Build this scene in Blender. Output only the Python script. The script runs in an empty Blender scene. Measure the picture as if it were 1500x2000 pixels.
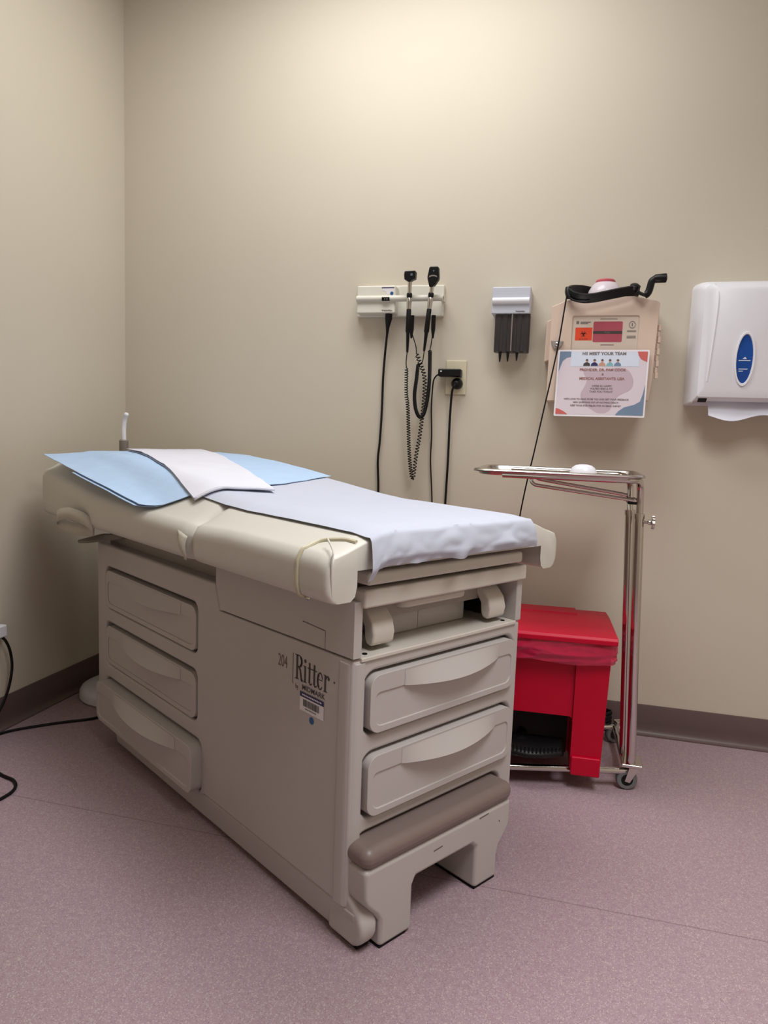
import bpy, bmesh, math, random
from mathutils import Vector, Matrix, noise

random.seed(7)
PI = math.pi
S = bpy.context.scene
C = S.collection

# ------------------------------------------------------------------ camera
cam_d = bpy.data.cameras.new('camera')
cam_d.sensor_fit = 'HORIZONTAL'
cam_d.sensor_width = 36.0
cam_d.lens = 1383.0 / 1500.0 * 36.0
cam_d.clip_start = 0.02
cam = bpy.data.objects.new('camera', cam_d)
C.objects.link(cam)
CX, CU, CF = Vector((.9661, .2556, .0353)), Vector((-.0620, .0974, .9933)), Vector((-.2504, .9619, -.1099))
cam.matrix_world = Matrix(((CX.x, CU.x, -CF.x, 1.6752), (CX.y, CU.y, -CF.y, -2.4163),
                           (CX.z, CU.z, -CF.z, .9624), (0, 0, 0, 1)))
S.camera = cam

# ------------------------------------------------------------------ world, lamps, exposure
W = bpy.data.worlds.new('world')
S.world = W
W.use_nodes = True
W.node_tree.nodes['Background'].inputs[0].default_value = (.97, .985, 1, 1)
W.node_tree.nodes['Background'].inputs[1].default_value = .05

def area_lamp(name, loc, sx, sy, power, col, spread=180):
    d = bpy.data.lights.new(name, 'AREA')
    d.shape = 'RECTANGLE'
    d.size, d.size_y = sx, sy
    d.energy = power
    d.color = col
    d.spread = math.radians(spread)
    o = bpy.data.objects.new(name, d)
    o.location = loc
    C.objects.link(o)
    return o

CEIL = 2.62
area_lamp('troffer_light_near_wall', (1.12, -.72, CEIL - .02), 1.0, .6, 16, (.985, .99, 1))
area_lamp('troffer_light_room', (2.2, -1.85, CEIL - .02), .6, 1.2, 18.5, (.985, .99, 1), 125)
S.view_settings.view_transform = 'Standard'
S.view_settings.look = 'None'
S.view_settings.exposure = 0.55
S.view_settings.gamma = 1.0
S.view_settings.use_curve_mapping = False

# ------------------------------------------------------------------ materials
def lin(c):
    return tuple((x / 12.92 if x <= .04045 else ((x + .055) / 1.055) ** 2.4) for x in (v / 255 for v in c))

def mat(name, rgb, rough=.5, metal=0, var=.06, scale=30, bump=0, bscale=200, spec=.5, alpha=1, trans=0, coat=0, sss=0):
    m = bpy.data.materials.new(name)
    m.use_nodes = True
    nt = m.node_tree
    b = nt.nodes['Principled BSDF']
    base = lin(rgb)
    tc = nt.nodes.new('ShaderNodeTexCoord')
    nz = nt.nodes.new('ShaderNodeTexNoise')
    nz.inputs['Scale'].default_value = scale
    nz.inputs['Detail'].default_value = 3
    nt.links.new(tc.outputs['Object'], nz.inputs['Vector'])
    rp = nt.nodes.new('ShaderNodeValToRGB')
    rp.color_ramp.elements[0].position = .3
    rp.color_ramp.elements[1].position = .7
    rp.color_ramp.elements[0].color = tuple(x * (1 - var) for x in base) + (1,)
    rp.color_ramp.elements[1].color = tuple(min(1, x * (1 + var)) for x in base) + (1,)
    nt.links.new(nz.outputs['Fac'], rp.inputs['Fac'])
    nt.links.new(rp.outputs['Color'], b.inputs['Base Color'])
    b.inputs['Roughness'].default_value = rough
    b.inputs['Metallic'].default_value = metal
    b.inputs['Specular IOR Level'].default_value = spec
    b.inputs['Alpha'].default_value = alpha
    b.inputs['Transmission Weight'].default_value = trans
    b.inputs['Coat Weight'].default_value = coat
    if sss:
        b.inputs['Subsurface Weight'].default_value = sss
        b.inputs['Subsurface Radius'].default_value = (.01, .01, .01)
    if bump:
        n2 = nt.nodes.new('ShaderNodeTexNoise')
        n2.inputs['Scale'].default_value = bscale
        n2.inputs['Detail'].default_value = 4
        nt.links.new(tc.outputs['Object'], n2.inputs['Vector'])
        bp = nt.nodes.new('ShaderNodeBump')
        bp.inputs['Strength'].default_value = bump
        bp.inputs['Distance'].default_value = .002
        nt.links.new(n2.outputs['Fac'], bp.inputs['Height'])
        nt.links.new(bp.outputs['Normal'], b.inputs['Normal'])
    return m

def floor_mat():
    m = bpy.data.materials.new('speckled_vinyl')
    m.use_nodes = True
    nt = m.node_tree
    N, L = nt.nodes, nt.links
    b = N['Principled BSDF']
    tc = N.new('ShaderNodeTexCoord')
    def speck(scale, thr, soft):
        v = N.new('ShaderNodeTexVoronoi')
        v.inputs['Scale'].default_value = scale
        L.new(tc.outputs['Object'], v.inputs['Vector'])
        # only some cells carry a chip: the cell colour picks them, the distance shapes them
        sep = N.new('ShaderNodeSeparateColor')
        L.new(v.outputs['Color'], sep.inputs[0])
        gt = N.new('ShaderNodeMath'); gt.operation = 'GREATER_THAN'; gt.inputs[1].default_value = thr
        L.new(sep.outputs[0], gt.inputs[0])
        mr = N.new('ShaderNodeMapRange')
        mr.inputs['From Min'].default_value = soft
        mr.inputs['From Max'].default_value = soft * .55
        L.new(v.outputs['Distance'], mr.inputs['Value'])
        mu = N.new('ShaderNodeMath'); mu.operation = 'MULTIPLY'
        L.new(gt.outputs[0], mu.inputs[0]); L.new(mr.outputs[0], mu.inputs[1])
        return mu.outputs[0], sep.outputs[1]
    def mixc(a, col, fac):
        x = N.new('ShaderNodeMix'); x.data_type = 'RGBA'
        L.new(fac, x.inputs['Factor'])
        if isinstance(a, tuple): x.inputs['A'].default_value = a
        else: L.new(a, x.inputs['A'])
        x.inputs['B'].default_value = col
        return x.outputs['Result']
    nz = N.new('ShaderNodeTexNoise'); nz.inputs['Scale'].default_value = 90; nz.inputs['Detail'].default_value = 5
    L.new(tc.outputs['Object'], nz.inputs['Vector'])
    rp = N.new('ShaderNodeValToRGB')
    rp.color_ramp.elements[0].position = .32; rp.color_ramp.elements[1].position = .68
    rp.color_ramp.elements[0].color = lin(FLOOR_A) + (1,)
    rp.color_ramp.elements[1].color = lin(FLOOR_B) + (1,)
    L.new(nz.outputs['Fac'], rp.inputs['Fac'])
    c = rp.outputs['Color']
    f, _ = speck(330, .55, .5); c = mixc(c, lin(FLOOR_LIGHT) + (1,), f)
    f, _ = speck(400, .72, .45); c = mixc(c, lin(FLOOR_DARK) + (1,), f)
    f, _ = speck(230, .86, .42); c = mixc(c, lin(FLOOR_TAN) + (1,), f)
    # welded seam of the sheet vinyl
    sp = N.new('ShaderNodeSeparateXYZ'); L.new(tc.outputs['Object'], sp.inputs[0])
    a = N.new('ShaderNodeMath'); a.operation = 'ADD'; a.inputs[1].default_value = .972
    L.new(sp.outputs[1], a.inputs[0])
    ab = N.new('ShaderNodeMath'); ab.operation = 'ABSOLUTE'; L.new(a.outputs[0], ab.inputs[0])
    mr = N.new('ShaderNodeMapRange')
    mr.inputs['From Min'].default_value = .0026; mr.inputs['From Max'].default_value = .0008
    mr.inputs['To Max'].default_value = .42
    L.new(ab.outputs[0], mr.inputs['Value'])
    c = mixc(c, lin((88, 70, 70)) + (1,), mr.outputs[0])
    L.new(c, b.inputs['Base Color'])
    b.inputs['Roughness'].default_value = .5
    b.inputs['Specular IOR Level'].default_value = .3
    return m

FLOOR_A, FLOOR_B = (156, 133, 140), (165, 143, 149)
FLOOR_LIGHT, FLOOR_DARK, FLOOR_TAN = (184, 164, 168), (132, 108, 117), (186, 168, 160)

M = {}
M['wall'] = mat('painted_wall', (207, 198, 181), .62, var=.012, scale=3, bump=.06, bscale=260, spec=.25)
M['ceiling'] = mat('ceiling_tile', (215, 210, 200), .9, var=.02)
M['base'] = mat('cove_base', (98, 80, 78), .45, var=.03)
M['floor'] = floor_mat()
M['putty'] = mat('putty_plastic', (186, 180, 176), .42, var=.012, scale=8, bump=.05, bscale=500, spec=.4)
M['putty_dark'] = mat('putty_shadowed_metal', (150, 140, 132), .5, var=.02)  # putty with shade put into the colour; doubles as the latch's plain grey
M['cream'] = mat('cream_plastic', (205, 198, 188), .38, var=.01, scale=8)
M['vinyl'] = mat('pale_vinyl', (207, 204, 194), .40, var=.015, scale=10, bump=.08, bscale=600, spec=.45)
M['piping'] = mat('yellowed_piping', (192, 184, 158), .45, var=.06)
M['webbing'] = mat('webbing', (190, 184, 170), .6, var=.04, scale=60)
M['step_pad'] = mat('taupe_rubber', (124, 108, 103), .42, var=.02, spec=.5)
M['black'] = mat('black_plastic', (11, 11, 12), .42, var=.05, spec=.3)
M['rubber'] = mat('black_rubber', (12, 11, 11), .55, var=.05, spec=.25)
M['void'] = mat('recess_shade', (30, 27, 25), .8, var=.05)  # near-black colour standing in for the shade inside openings and recesses
M['chrome'] = mat('polished_steel', (205, 200, 195), .12, metal=1, var=.01)
M['brushed'] = mat('brushed_steel', (210, 206, 200), .26, metal=1, var=.02)
M['paper'] = mat('white_exam_paper', (192, 197, 211), .75, var=.01, scale=15, bump=.12, bscale=90, spec=.2)
M['drape'] = mat('white_drape', (222, 223, 234), .85, var=.015, scale=15, bump=.15, bscale=160, spec=.15)
M['blue'] = mat('blue_underpad', (182, 208, 238), .75, var=.025, scale=18, bump=.2, bscale=120, spec=.2)
M['white'] = mat('white_plastic', (230, 230, 236), .32, var=.01)
M['offwhite'] = mat('offwhite_plastic', (222, 219, 206), .38, var=.01)
M['bluegrey'] = mat('pale_blue_grey_plastic', (196, 200, 210), .35, var=.01)
M['smoke'] = mat('smoky_plastic', (58, 54, 54), .35, var=.03, alpha=.95)
M['ivory'] = mat('ivory_plate', (214, 205, 178), .4, var=.01)
M['grey'] = mat('grey_metal', (128, 120, 112), .45, var=.02)
M['beige'] = mat('beige_plastic', (214, 192, 176), .45, var=.012, scale=8)
M['pinkclear'] = mat('translucent_lid', (222, 212, 220), .3, var=.03, alpha=.9)
M['redcap'] = mat('red_translucent', (196, 92, 104), .3, var=.05)
M['red'] = mat('red_plastic', (194, 0, 44), .42, var=.02, spec=.25)
M['liner'] = mat('red_film', (200, 30, 74), .2, var=.08, scale=40, spec=.7, alpha=.9)
M['ink'] = mat('dark_ink', (62, 56, 54), .6, var=.03)
M['ink_light'] = mat('brown_ink', (110, 96, 88), .6, var=.03)
M['inkgrey'] = mat('grey_ink', (120, 112, 110), .6, var=.03)
M['navy'] = mat('navy_ink', (44, 40, 92), .5, var=.03)
M['label'] = mat('white_label', (226, 222, 224), .5, var=.01)
M['bluedot'] = mat('blue_dot', (30, 86, 140), .5, var=.05)
M['orange'] = mat('orange_label', (226, 70, 34), .5, var=.03)
M['window'] = mat('pinkish_window', (176, 84, 98), .2, var=.03)
M['windowlabel'] = mat('clear_label', (212, 196, 182), .3, var=.02)
M['wrongpink'] = mat('rose_line', (150, 100, 92), .5, var=.03)
M['sign'] = mat('laminated_sign', (220, 208, 216), .22, var=.01, spec=.5)
M['signwhite'] = mat('sign_border', (238, 232, 238), .25, var=.01)
M['signblob'] = mat('sign_mauve', (196, 176, 188), .3, var=.02)
M['signpanel'] = mat('sign_panel', (214, 222, 238), .3, var=.02)
M['signblue'] = mat('sign_blue', (118, 138, 162), .3, var=.02)
M['signred'] = mat('sign_red', (206, 104, 100), .3, var=.02)
M['signteal'] = mat('sign_teal', (130, 182, 186), .3, var=.02)
M['skin'] = mat('sign_skin', (196, 150, 130), .4, var=.03)
M['ovalblue'] = mat('blue_window', (10, 70, 150), .12, var=.15, scale=20, coat=.6)
M['wheel'] = mat('grey_rubber', (112, 114, 114), .5, var=.03)
M['lampblack'] = mat('display_black', (10, 16, 16), .2, var=.05)
M['lens'] = mat('lens_glass', (90, 96, 110), .08, var=.05)

# ------------------------------------------------------------------ helpers
def finish(o, smooth=40):
    me = o.data
    me.polygons.foreach_set('use_smooth', [True] * len(me.polygons))
    if smooth < 180:
        me.set_sharp_from_angle(angle=math.radians(smooth))
    me.update()

def obj(name, bm, m, parent=None, bevel=0, seg=3, subd=0, smooth=40, loc=None, solid=0, solid_off=0):
    bmesh.ops.remove_doubles(bm, verts=bm.verts, dist=1e-6)
    bmesh.ops.recalc_face_normals(bm, faces=bm.faces)
    me = bpy.data.meshes.new(name)
    bm.to_mesh(me)
    bm.free()
    me.materials.append(M[m] if isinstance(m, str) else m)
    o = bpy.data.objects.new(name, me)
    C.objects.link(o)
    if parent: o.parent = parent
    if loc: o.location = loc
    finish(o, smooth)
    if solid:
        md = o.modifiers.new('solid', 'SOLIDIFY'); md.thickness = solid; md.offset = solid_off
    if bevel:
        md = o.modifiers.new('bevel', 'BEVEL'); md.width = bevel; md.segments = seg
        md.limit_method = 'ANGLE'; md.angle_limit = math.radians(35)
        md.harden_normals = True
    if solid and smooth >= 180:
        md = o.modifiers.new('split', 'EDGE_SPLIT'); md.split_angle = math.radians(50)
    if subd:
        md = o.modifiers.new('subd', 'SUBSURF'); md.levels = subd; md.render_levels = subd
    return o

def thing(name, label, cat, loc=(0, 0, 0), rotz=0, group=None):
    o = bpy.data.objects.new(name, None)
    o.empty_display_size = .1
    C.objects.link(o)
    o.location = loc
    o.rotation_euler = (0, 0, rotz)
    o['label'] = label
    o['category'] = cat
    if group: o['group'] = group
    return o

def tag(o, label, cat, group=None):
    o['label'] = label; o['category'] = cat
    if group: o['group'] = group
    return o

def struct(name, bm, m, **k):
    o = obj(name, bm, m, **k)
    o['kind'] = 'structure'
    return o

def box(bm, x0, x1, y0, y1, z0, z1):
    vs = [bm.verts.new((x, y, z)) for z in (z0, z1) for x, y in ((x0, y0), (x1, y0), (x1, y1), (x0, y1))]
    for f in ((0, 3, 2, 1), (4, 5, 6, 7), (0, 1, 5, 4), (1, 2, 6, 5), (2, 3, 7, 6), (3, 0, 4, 7)):
        bm.faces.new([vs[i] for i in f])
    return bm

def B():
    return bmesh.new()

def bx(*a):
    return box(B(), *a)

def prism(bm, poly, mapf, d0, d1):
    """poly of 2D points extruded between depths d0 and d1; mapf(a,b,d)->xyz"""
    lo = [bm.verts.new(mapf(a, b, d0)) for a, b in poly]
    hi = [bm.verts.new(mapf(a, b, d1)) for a, b in poly]
    n = len(poly)
    bm.faces.new(lo); bm.faces.new(hi[::-1])
    for i in range(n):
        bm.faces.new((lo[i], lo[(i + 1) % n], hi[(i + 1) % n], hi[i]))
    return bm

XY = lambda a, b, d: (a, b, d)
XZ = lambda a, b, d: (a, d, b)
YZ = lambda a, b, d: (d, a, b)

def rrect(x0, x1, y0, y1, r, n=6):
    rr = r if isinstance(r, (list, tuple)) else [r] * 4   # order: bottom-left, bottom-right, top-right, top-left
    pts = []
    for (cx, cy, a0, q) in ((x0, y0, PI, rr[0]), (x1, y0, 1.5 * PI, rr[1]), (x1, y1, 0, rr[2]), (x0, y1, .5 * PI, rr[3])):
        if q <= 0:
            pts.append((cx, cy)); continue
        ox = cx + q if cx == x0 else cx - q
        oy = cy + q if cy == y0 else cy - q
        for i in range(n + 1):
            a = a0 + .5 * PI * i / n
            pts.append((ox + q * math.cos(a), oy + q * math.sin(a)))
    return pts

def spline(pts, n=8):
    P = [Vector(p) for p in pts]
    P = [2 * P[0] - P[1]] + P + [2 * P[-1] - P[-2]]
    out = []
    for i in range(1, len(P) - 2):
        for k in range(n):
            t = k / n
            a, b, c, d = P[i - 1], P[i], P[i + 1], P[i + 2]
            out.append(.5 * ((2 * b) + (c - a) * t + (2 * a - 5 * b + 4 * c - d) * t * t + (3 * b - a - 3 * c + d) * t ** 3))
    out.append(P[-2].copy())
    return out

def tube(bm, pts, r, n=10, cap=True, sec=None):
    """sweep of a round (or given 2D) section; r a number or a list per point"""
    P = [Vector(p) for p in pts]
    m = len(P)
    rs = r if isinstance(r, (list, tuple)) else [r] * m
    T = [((P[min(i + 1, m - 1)] - P[max(i - 1, 0)]).normalized()) for i in range(m)]
    up = Vector((0, 0, 1)) if abs(T[0].z) < .9 else Vector((1, 0, 0))
    nrm = (up - T[0] * up.dot(T[0])).normalized()
    rings = []
    for i in range(m):
        if i:
            nrm = (nrm - T[i] * nrm.dot(T[i]))
            nrm = nrm.normalized() if nrm.length > 1e-8 else T[i].orthogonal().normalized()
        bn = T[i].cross(nrm)
        if sec:
            ring = [bm.verts.new(P[i] + nrm * (a * rs[i]) + bn * (b * rs[i])) for a, b in sec]
        else:
            ring = [bm.verts.new(P[i] + (nrm * math.cos(2 * PI * k / n) + bn * math.sin(2 * PI * k / n)) * rs[i]) for k in range(n)]
        rings.append(ring)
    k = len(rings[0])
    for i in range(m - 1):
        for j in range(k):
            bm.faces.new((rings[i][j], rings[i][(j + 1) % k], rings[i + 1][(j + 1) % k], rings[i + 1][j]))
    if cap:
        bm.faces.new(rings[0][::-1]); bm.faces.new(rings[-1])
    return bm

def lathe(bm, prof, origin=(0, 0, 0), axis=(0, 0, 1), n=24):
    """prof: list of (radius, height) along the axis"""
    ax = Vector(axis).normalized()
    e1 = ax.orthogonal().normalized()
    e2 = ax.cross(e1)
    o = Vector(origin)
    rings = []
    for r, h in prof:
        if r <= 1e-6:
            rings.append([bm.verts.new(o + ax * h)])
        else:
            rings.append([bm.verts.new(o + ax * h + (e1 * math.cos(2 * PI * k / n) + e2 * math.sin(2 * PI * k / n)) * r) for k in range(n)])
    for a, b in zip(rings, rings[1:]):
        for j in range(n):
            j2 = (j + 1) % n
            if len(a) == 1 and len(b) == 1: continue
            if len(a) == 1: bm.faces.new((a[0], b[j2], b[j]))
            elif len(b) == 1: bm.faces.new((a[j], a[j2], b[0]))
            else: bm.faces.new((a[j], a[j2], b[j2], b[j]))
    if len(rings[0]) > 1: bm.faces.new(rings[0][::-1])
    if len(rings[-1]) > 1: bm.faces.new(rings[-1])
    return bm

def grid(bm, nu, nv, f):
    v = [[bm.verts.new(f(i / nu, j / nv)) for j in range(nv + 1)] for i in range(nu + 1)]
    for i in range(nu):
        for j in range(nv):
            bm.faces.new((v[i][j], v[i + 1][j], v[i + 1][j + 1], v[i][j + 1]))
    return bm

def cut(o, cutters):
    """subtract closed bmeshes from an object's mesh, leaving a plain mesh behind"""
    tmp = []
    for bmc in cutters:
        bmesh.ops.recalc_face_normals(bmc, faces=bmc.faces)
        me = bpy.data.meshes.new('c'); bmc.to_mesh(me); bmc.free()
        q = bpy.data.objects.new('c', me); C.objects.link(q)
        q.parent = o.parent
        tmp.append(q)
        md = o.modifiers.new('cut', 'BOOLEAN'); md.operation = 'DIFFERENCE'; md.solver = 'EXACT'; md.object = q
    bpy.context.view_layer.update()
    dg = bpy.context.evaluated_depsgraph_get()
    me = bpy.data.meshes.new_from_object(o.evaluated_get(dg))
    old = o.data
    o.modifiers.clear()
    o.data = me
    me.name = old.name
    bpy.data.meshes.remove(old)
    for q in tmp:
        d = q.data
        bpy.data.objects.remove(q); bpy.data.meshes.remove(d)
    finish(o)
    return o

def bev(o, w, seg=3, ang=35, clamp=True):
    md = o.modifiers.new('bevel', 'BEVEL'); md.width = w; md.segments = seg
    md.limit_method = 'ANGLE'; md.angle_limit = math.radians(ang); md.harden_normals = True
    md.use_clamp_overlap = clamp
    return o

def text_mesh(s, size, align='CENTER', sx=1.0, bold=0):
    cu = bpy.data.curves.new('t', 'FONT')
    cu.body = s; cu.size = size; cu.align_x = align
    cu.offset = bold
    cu.resolution_u = 3
    o = bpy.data.objects.new('t', cu); C.objects.link(o)
    bpy.context.view_layer.update()
    dg = bpy.context.evaluated_depsgraph_get()
    me = bpy.data.meshes.new_from_object(o.evaluated_get(dg))
    bpy.data.objects.remove(o); bpy.data.curves.remove(cu)
    bm = B(); bm.from_mesh(me); bpy.data.meshes.remove(me)
    for v in bm.verts: v.co.x *= sx
    return bm

def on_plane(bm, origin, right, up):
    """lay flat XY work onto a plane: returns the same bmesh moved"""
    o, r, u = Vector(origin), Vector(right), Vector(up)
    n = r.cross(u)
    for v in bm.verts:
        c = v.co.copy()
        v.co = o + r * c.x + u * c.y + n * c.z
    return bm

def merge(dst, src):
    me = bpy.data.meshes.new('m'); src.to_mesh(me); src.free()
    dst.from_mesh(me); bpy.data.meshes.remove(me)
    return dst

def flat(poly, z=0):
    bm = B()
    bm.faces.new([bm.verts.new((a, b, z)) for a, b in poly])
    return bm

def poly_flat(polys, z=0):
    bm = B()
    for p in polys:
        bm.faces.new([bm.verts.new((a, b, z)) for a, b in p])
    return bm

def disc(cx, cy, r, n=20, ry=None):
    return [(cx + r * math.cos(2 * PI * k / n), cy + (ry or r) * math.sin(2 * PI * k / n)) for k in range(n)]

def decal(name, bm, m, parent, origin, right, up):
    o = obj(name, on_plane(bm, origin, right, up), m, parent)
    return o

def sstep(t):
    t = max(0, min(1, t))
    return t * t * (3 - 2 * t)

def interp(tab, x):
    if x <= tab[0][0]: return tab[0][1]
    for (a, va), (b, vb) in zip(tab, tab[1:]):
        if x <= b:
            return va + (vb - va) * (x - a) / (b - a)
    return tab[-1][1]

# ------------------------------------------------------------------ room
RX, RY = 3.1, -3.7
struct('floor', bx(-.1, RX + .1, RY - .1, .1, -.1, 0), 'floor')
struct('ceiling', bx(-.1, RX + .1, RY - .1, .1, CEIL, CEIL + .1), 'ceiling')
struct('wall_back', bx(-.1, RX + .1, 0, .1, 0, CEIL), 'wall')
struct('wall_left', bx(-.1, 0, RY, 0, 0, CEIL), 'wall')
struct('wall_right', bx(RX, RX + .1, RY, 0, 0, CEIL), 'wall')
struct('wall_front', bx(-.1, RX + .1, RY - .1, RY, 0, CEIL), 'wall')
cove = [(0, 0), (.020, 0), (.0195, .004), (.014, .0065), (.0085, .012), (.0055, .022), (.0045, .04), (.0042, .098), (.003, .1012), (0, .1015)]
bm = B(); prism(bm, [(-a, b) for a, b in cove], lambda a, b, d: (d, a, b), 0, RX)
struct('baseboard_back', bm, 'base')
bm = B(); prism(bm, cove, lambda a, b, d: (a, d, b), RY, -.0045)
struct('baseboard_left', bm, 'base')

# ------------------------------------------------------------------ exam table (local: x across, y towards the head, z up)
TH = 1.0009
TW = .4925
tbl = thing('exam_table', 'beige medical exam table with drawers, padded top and pull-out step',
            'exam table', (1.3201, -1.2356, 0), TH)

# cabinet: body with pockets for drawers and step
bm = B()
prism(bm, [(0, .0765), (1.205, .0765), (1.205, .609), (.492, .609), (.470, .548), (0, .5545)], YZ, 0, TW)
body = obj('cabinet', bm, 'putty', tbl)
SD = [(.578, 1.142, .418, .544), (.578, 1.142, .248, .377), (.556, 1.142, .074, .2065)]      # y0,y1,z0,z1 of side pockets
FD = [(.030, .472, .4025, .5265), (.030, .472, .2395, .3705)]
cs = []
for y0, y1, z0, z1 in SD:
    b_ = B(); prism(b_, rrect(y0, y1, z0, z1, .022), YZ, -.02, .16); cs.append(b_)
for x0, x1, z0, z1 in FD:
    b_ = B(); prism(b_, rrect(x0, x1, z0, z1, .028), XZ, -.02, .20); cs.append(b_)
b_ = B(); prism(b_, rrect(.016, .448, .02, .2145, [0, 0, .03, .03]), XZ, -.02, .38); cs.append(b_)
cut(body, cs)
bev(body, .0075, 4, 50, False)

# rounded corner post strip on the left front edge
bm = B(); prism(bm, rrect(-.0025, .03, -.0025, .037, [.018, .004, .004, .004]), XY, .0785, .5475)
obj('corner_post', bm, 'putty', tbl, bevel=.002)

def drawer(parent, Lx, Lz, to, out, name_handle, d3=False):
    """Lx,Lz: width/height; to(a,b,d): a along the face left->right, b up, d outwards"""
    bm = B()
    r = .025
    outer = rrect(0, Lx, 0, Lz, r, 7)
    prism(bm, outer, lambda a, b, d: to(a, b, d), -.05, out)
    o = obj('drawer', bm, 'putty', parent)
    # inset panel below the handle line
    zt = Lz - .034
    pan = rrect(.013, Lx - .013, .013, zt, [.018, .018, .012, .012], 5)
    top = []
    a0, a1 = .20 * Lx, .86 * Lx
    for i in range(17):
        t = i / 16
        a = a1 + (a0 - a1) * t
        top.append((a, zt - .006 * math.sin(PI * t)))
    # insert the sagging handle line into the top edge of the panel
    poly = [p for p in pan if not (p[1] > zt - 1e-6 and a0 < p[0] < a1)]
    k = max(i for i, p in enumerate(poly) if p[0] > Lx * .5)
    poly = poly[:k + 1] + top + poly[k + 1:]
    c_ = B(); prism(c_, poly, lambda a, b, d: to(a, b, d), out - .0025, out + .02)
    cut(o, [c_])
    bev(o, .0035, 3, 50)
    # handle: smile-shaped lip flaring outwards
    hb = B()
    nu, nv = 24, 8
    def f(u, v):
        t = u
        a = a0 + (a1 - a0) * t
        s = math.sin(PI * t) ** .8
        top_b = Lz - .004
        low_b = zt - .007 * math.sin(PI * t)
        if v <= .7:
            q = v / .7
            b = top_b + (low_b - top_b) * q
            d = out - .003 + (.024 * s) * (q ** 1.1) + .0035
        elif v <= .85:
            b = low_b - .0015 * s
            d = out + .0005 + .024 * s * .86
        else:
            b = low_b + .006 * s
            d = out - .004
        return to(a, b, d)
    grid(hb, nu, 20, f)
    h = obj(name_handle, hb, 'putty', o, smooth=60)
    return o

for y0, y1, z0, z1 in SD[:2]:
    drawer(tbl, y1 - y0 - .010, z1 - z0 - .0145,
           lambda a, b, d, y1=y1, z0=z0: (-d, y1 - .0075 - a, z0 + .0045 + b), .002, 'drawer_handle')
drawer(tbl, .598, .121, lambda a, b, d: (-d, 1.150 - a, .0785 + b), .028, 'drawer_handle')
for x0, x1, z0, z1 in FD:
    drawer(tbl, x1 - x0 - .011, z1 - z0 - .012,
           lambda a, b, d, x0=x0, z0=z0: (x0 + .0065 + a, -d, z0 + .0065 + b), .011, 'drawer_handle')

# base runner under the cabinet, feet
bm = B()
prism(bm, [(.0015, .0775), (TW - .0015, .0775), (TW - .010, .012), (.010, .012)], lambda a, b, d: (a, d, b), -.024, 1.09)
base = obj('base_runner', bm, 'putty', tbl)
cut(base, [prism(B(), rrect(.046, TW + .02, -.1, .10, .001), XZ, -.06, .40)])
bev(base, .006)
for sx in (0,):
    X = lambda a: a if sx == 0 else TW - a
    bm = B()
    prof = [(.06, .007), (-.016, .007), (-.034, .017), (-.043, .038), (-.043, .058), (-.034, .078), (-.016, .094), (.0, .106), (.06, .106)]
    prism(bm, prof, YZ, X(.004), X(.046))
    obj('foot', bm, 'putty', tbl, bevel=.012, seg=4)
    bm = B(); prism(bm, rrect(-.022, .03, .0, .02, .004), YZ, X(.014), X(.042))
    obj('glide', bm, 'rubber', tbl, bevel=.002)
for sx in (.06, TW - .06):
    bm = B(); lathe(bm, [(.016, 0), (.016, .03)], (sx, 1.02, 0))
    obj('glide', bm, 'rubber', tbl)

# pull-out step
st = obj('step', prism(B(), [(.006, .170), (.006, .115), (.012, .100), (.036, .074), (.046, .058), (.046, .004),
                             (.131, .004), (.131, .095), (.139, .110), (.306, .110), (.319, .098), (.319, .004), (.394, .004),
                             (.394, .055), (.400, .074), (.420, .096), (.433, .112), (.433, .170)],
                        XZ, -.048, .12), 'putty', tbl, bevel=.009, seg=4)
bm = B(); box(bm, .070, .385, .118, .30, .004, .034)
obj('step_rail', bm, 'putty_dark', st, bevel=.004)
bm = B(); prism(bm, rrect(.003, .437, -.052, .30, .02), XY, .168, .2095)
obj('step_pad', bm, 'step_pad', st, bevel=.019, seg=5)
for a, b, l, q in ((.185, .142, .026, .05), (.325, .160, .03, .04), (.392, .132, .004, -.9)):
    obj('step_mark', prism(B(), [(a, b), (a + l, b + q * l), (a + l, b + q * l + .0022), (a, b + .0022)], XZ, -.0486, -.0478), 'ink_light', st)
bm = B()
for x in (.046, .319):
    obj('step_glide', bx(x + .003, x + .072, -.044, .11, 0, .0045), 'rubber', st)

# stirrup compartment above the front drawers
cov = prism(B(), [(-.002, .5585), (.467, .552), (.488, .612), (.488, .662), (-.002, .662)], YZ, -.001, .018)
uc = obj('side_cover', cov, 'putty', tbl)
cut(uc, [prism(B(), rrect(.0795, .0815, .556, .593, .0004), YZ, -.01, .0025), prism(B(), [(.0795, .5912), (.152, .5945), (.152, .5967), (.0795, .5934)], YZ, -.01, .0025)])
bev(uc, .0025, 2, 50)
bm = prism(B(), [(-.002, .5550), (.467, .5485), (.488, .612), (.488, .662), (-.002, .662)], YZ, TW - .018, TW + .001)
obj('side_cover', bm, 'putty', tbl, bevel=.003)
obj('shelf', bx(.018, TW - .018, -.004, .33, .549, .557), 'cream', tbl, bevel=.002)
obj('compartment_lining', bx(.018, TW - .018, .29, .335, .555, .66), 'void', tbl)  # back wall, coloured dark for the shade inside the compartment
bm = B(); box(bm, .014, TW + .0005, -.012, .025, .650, .684)
obj('front_bar', bm, 'cream', tbl, bevel=.005)
obj('compartment_top', bx(.019, TW - .019, .025, .48, .655, .664), 'putty_dark', tbl)
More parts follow.
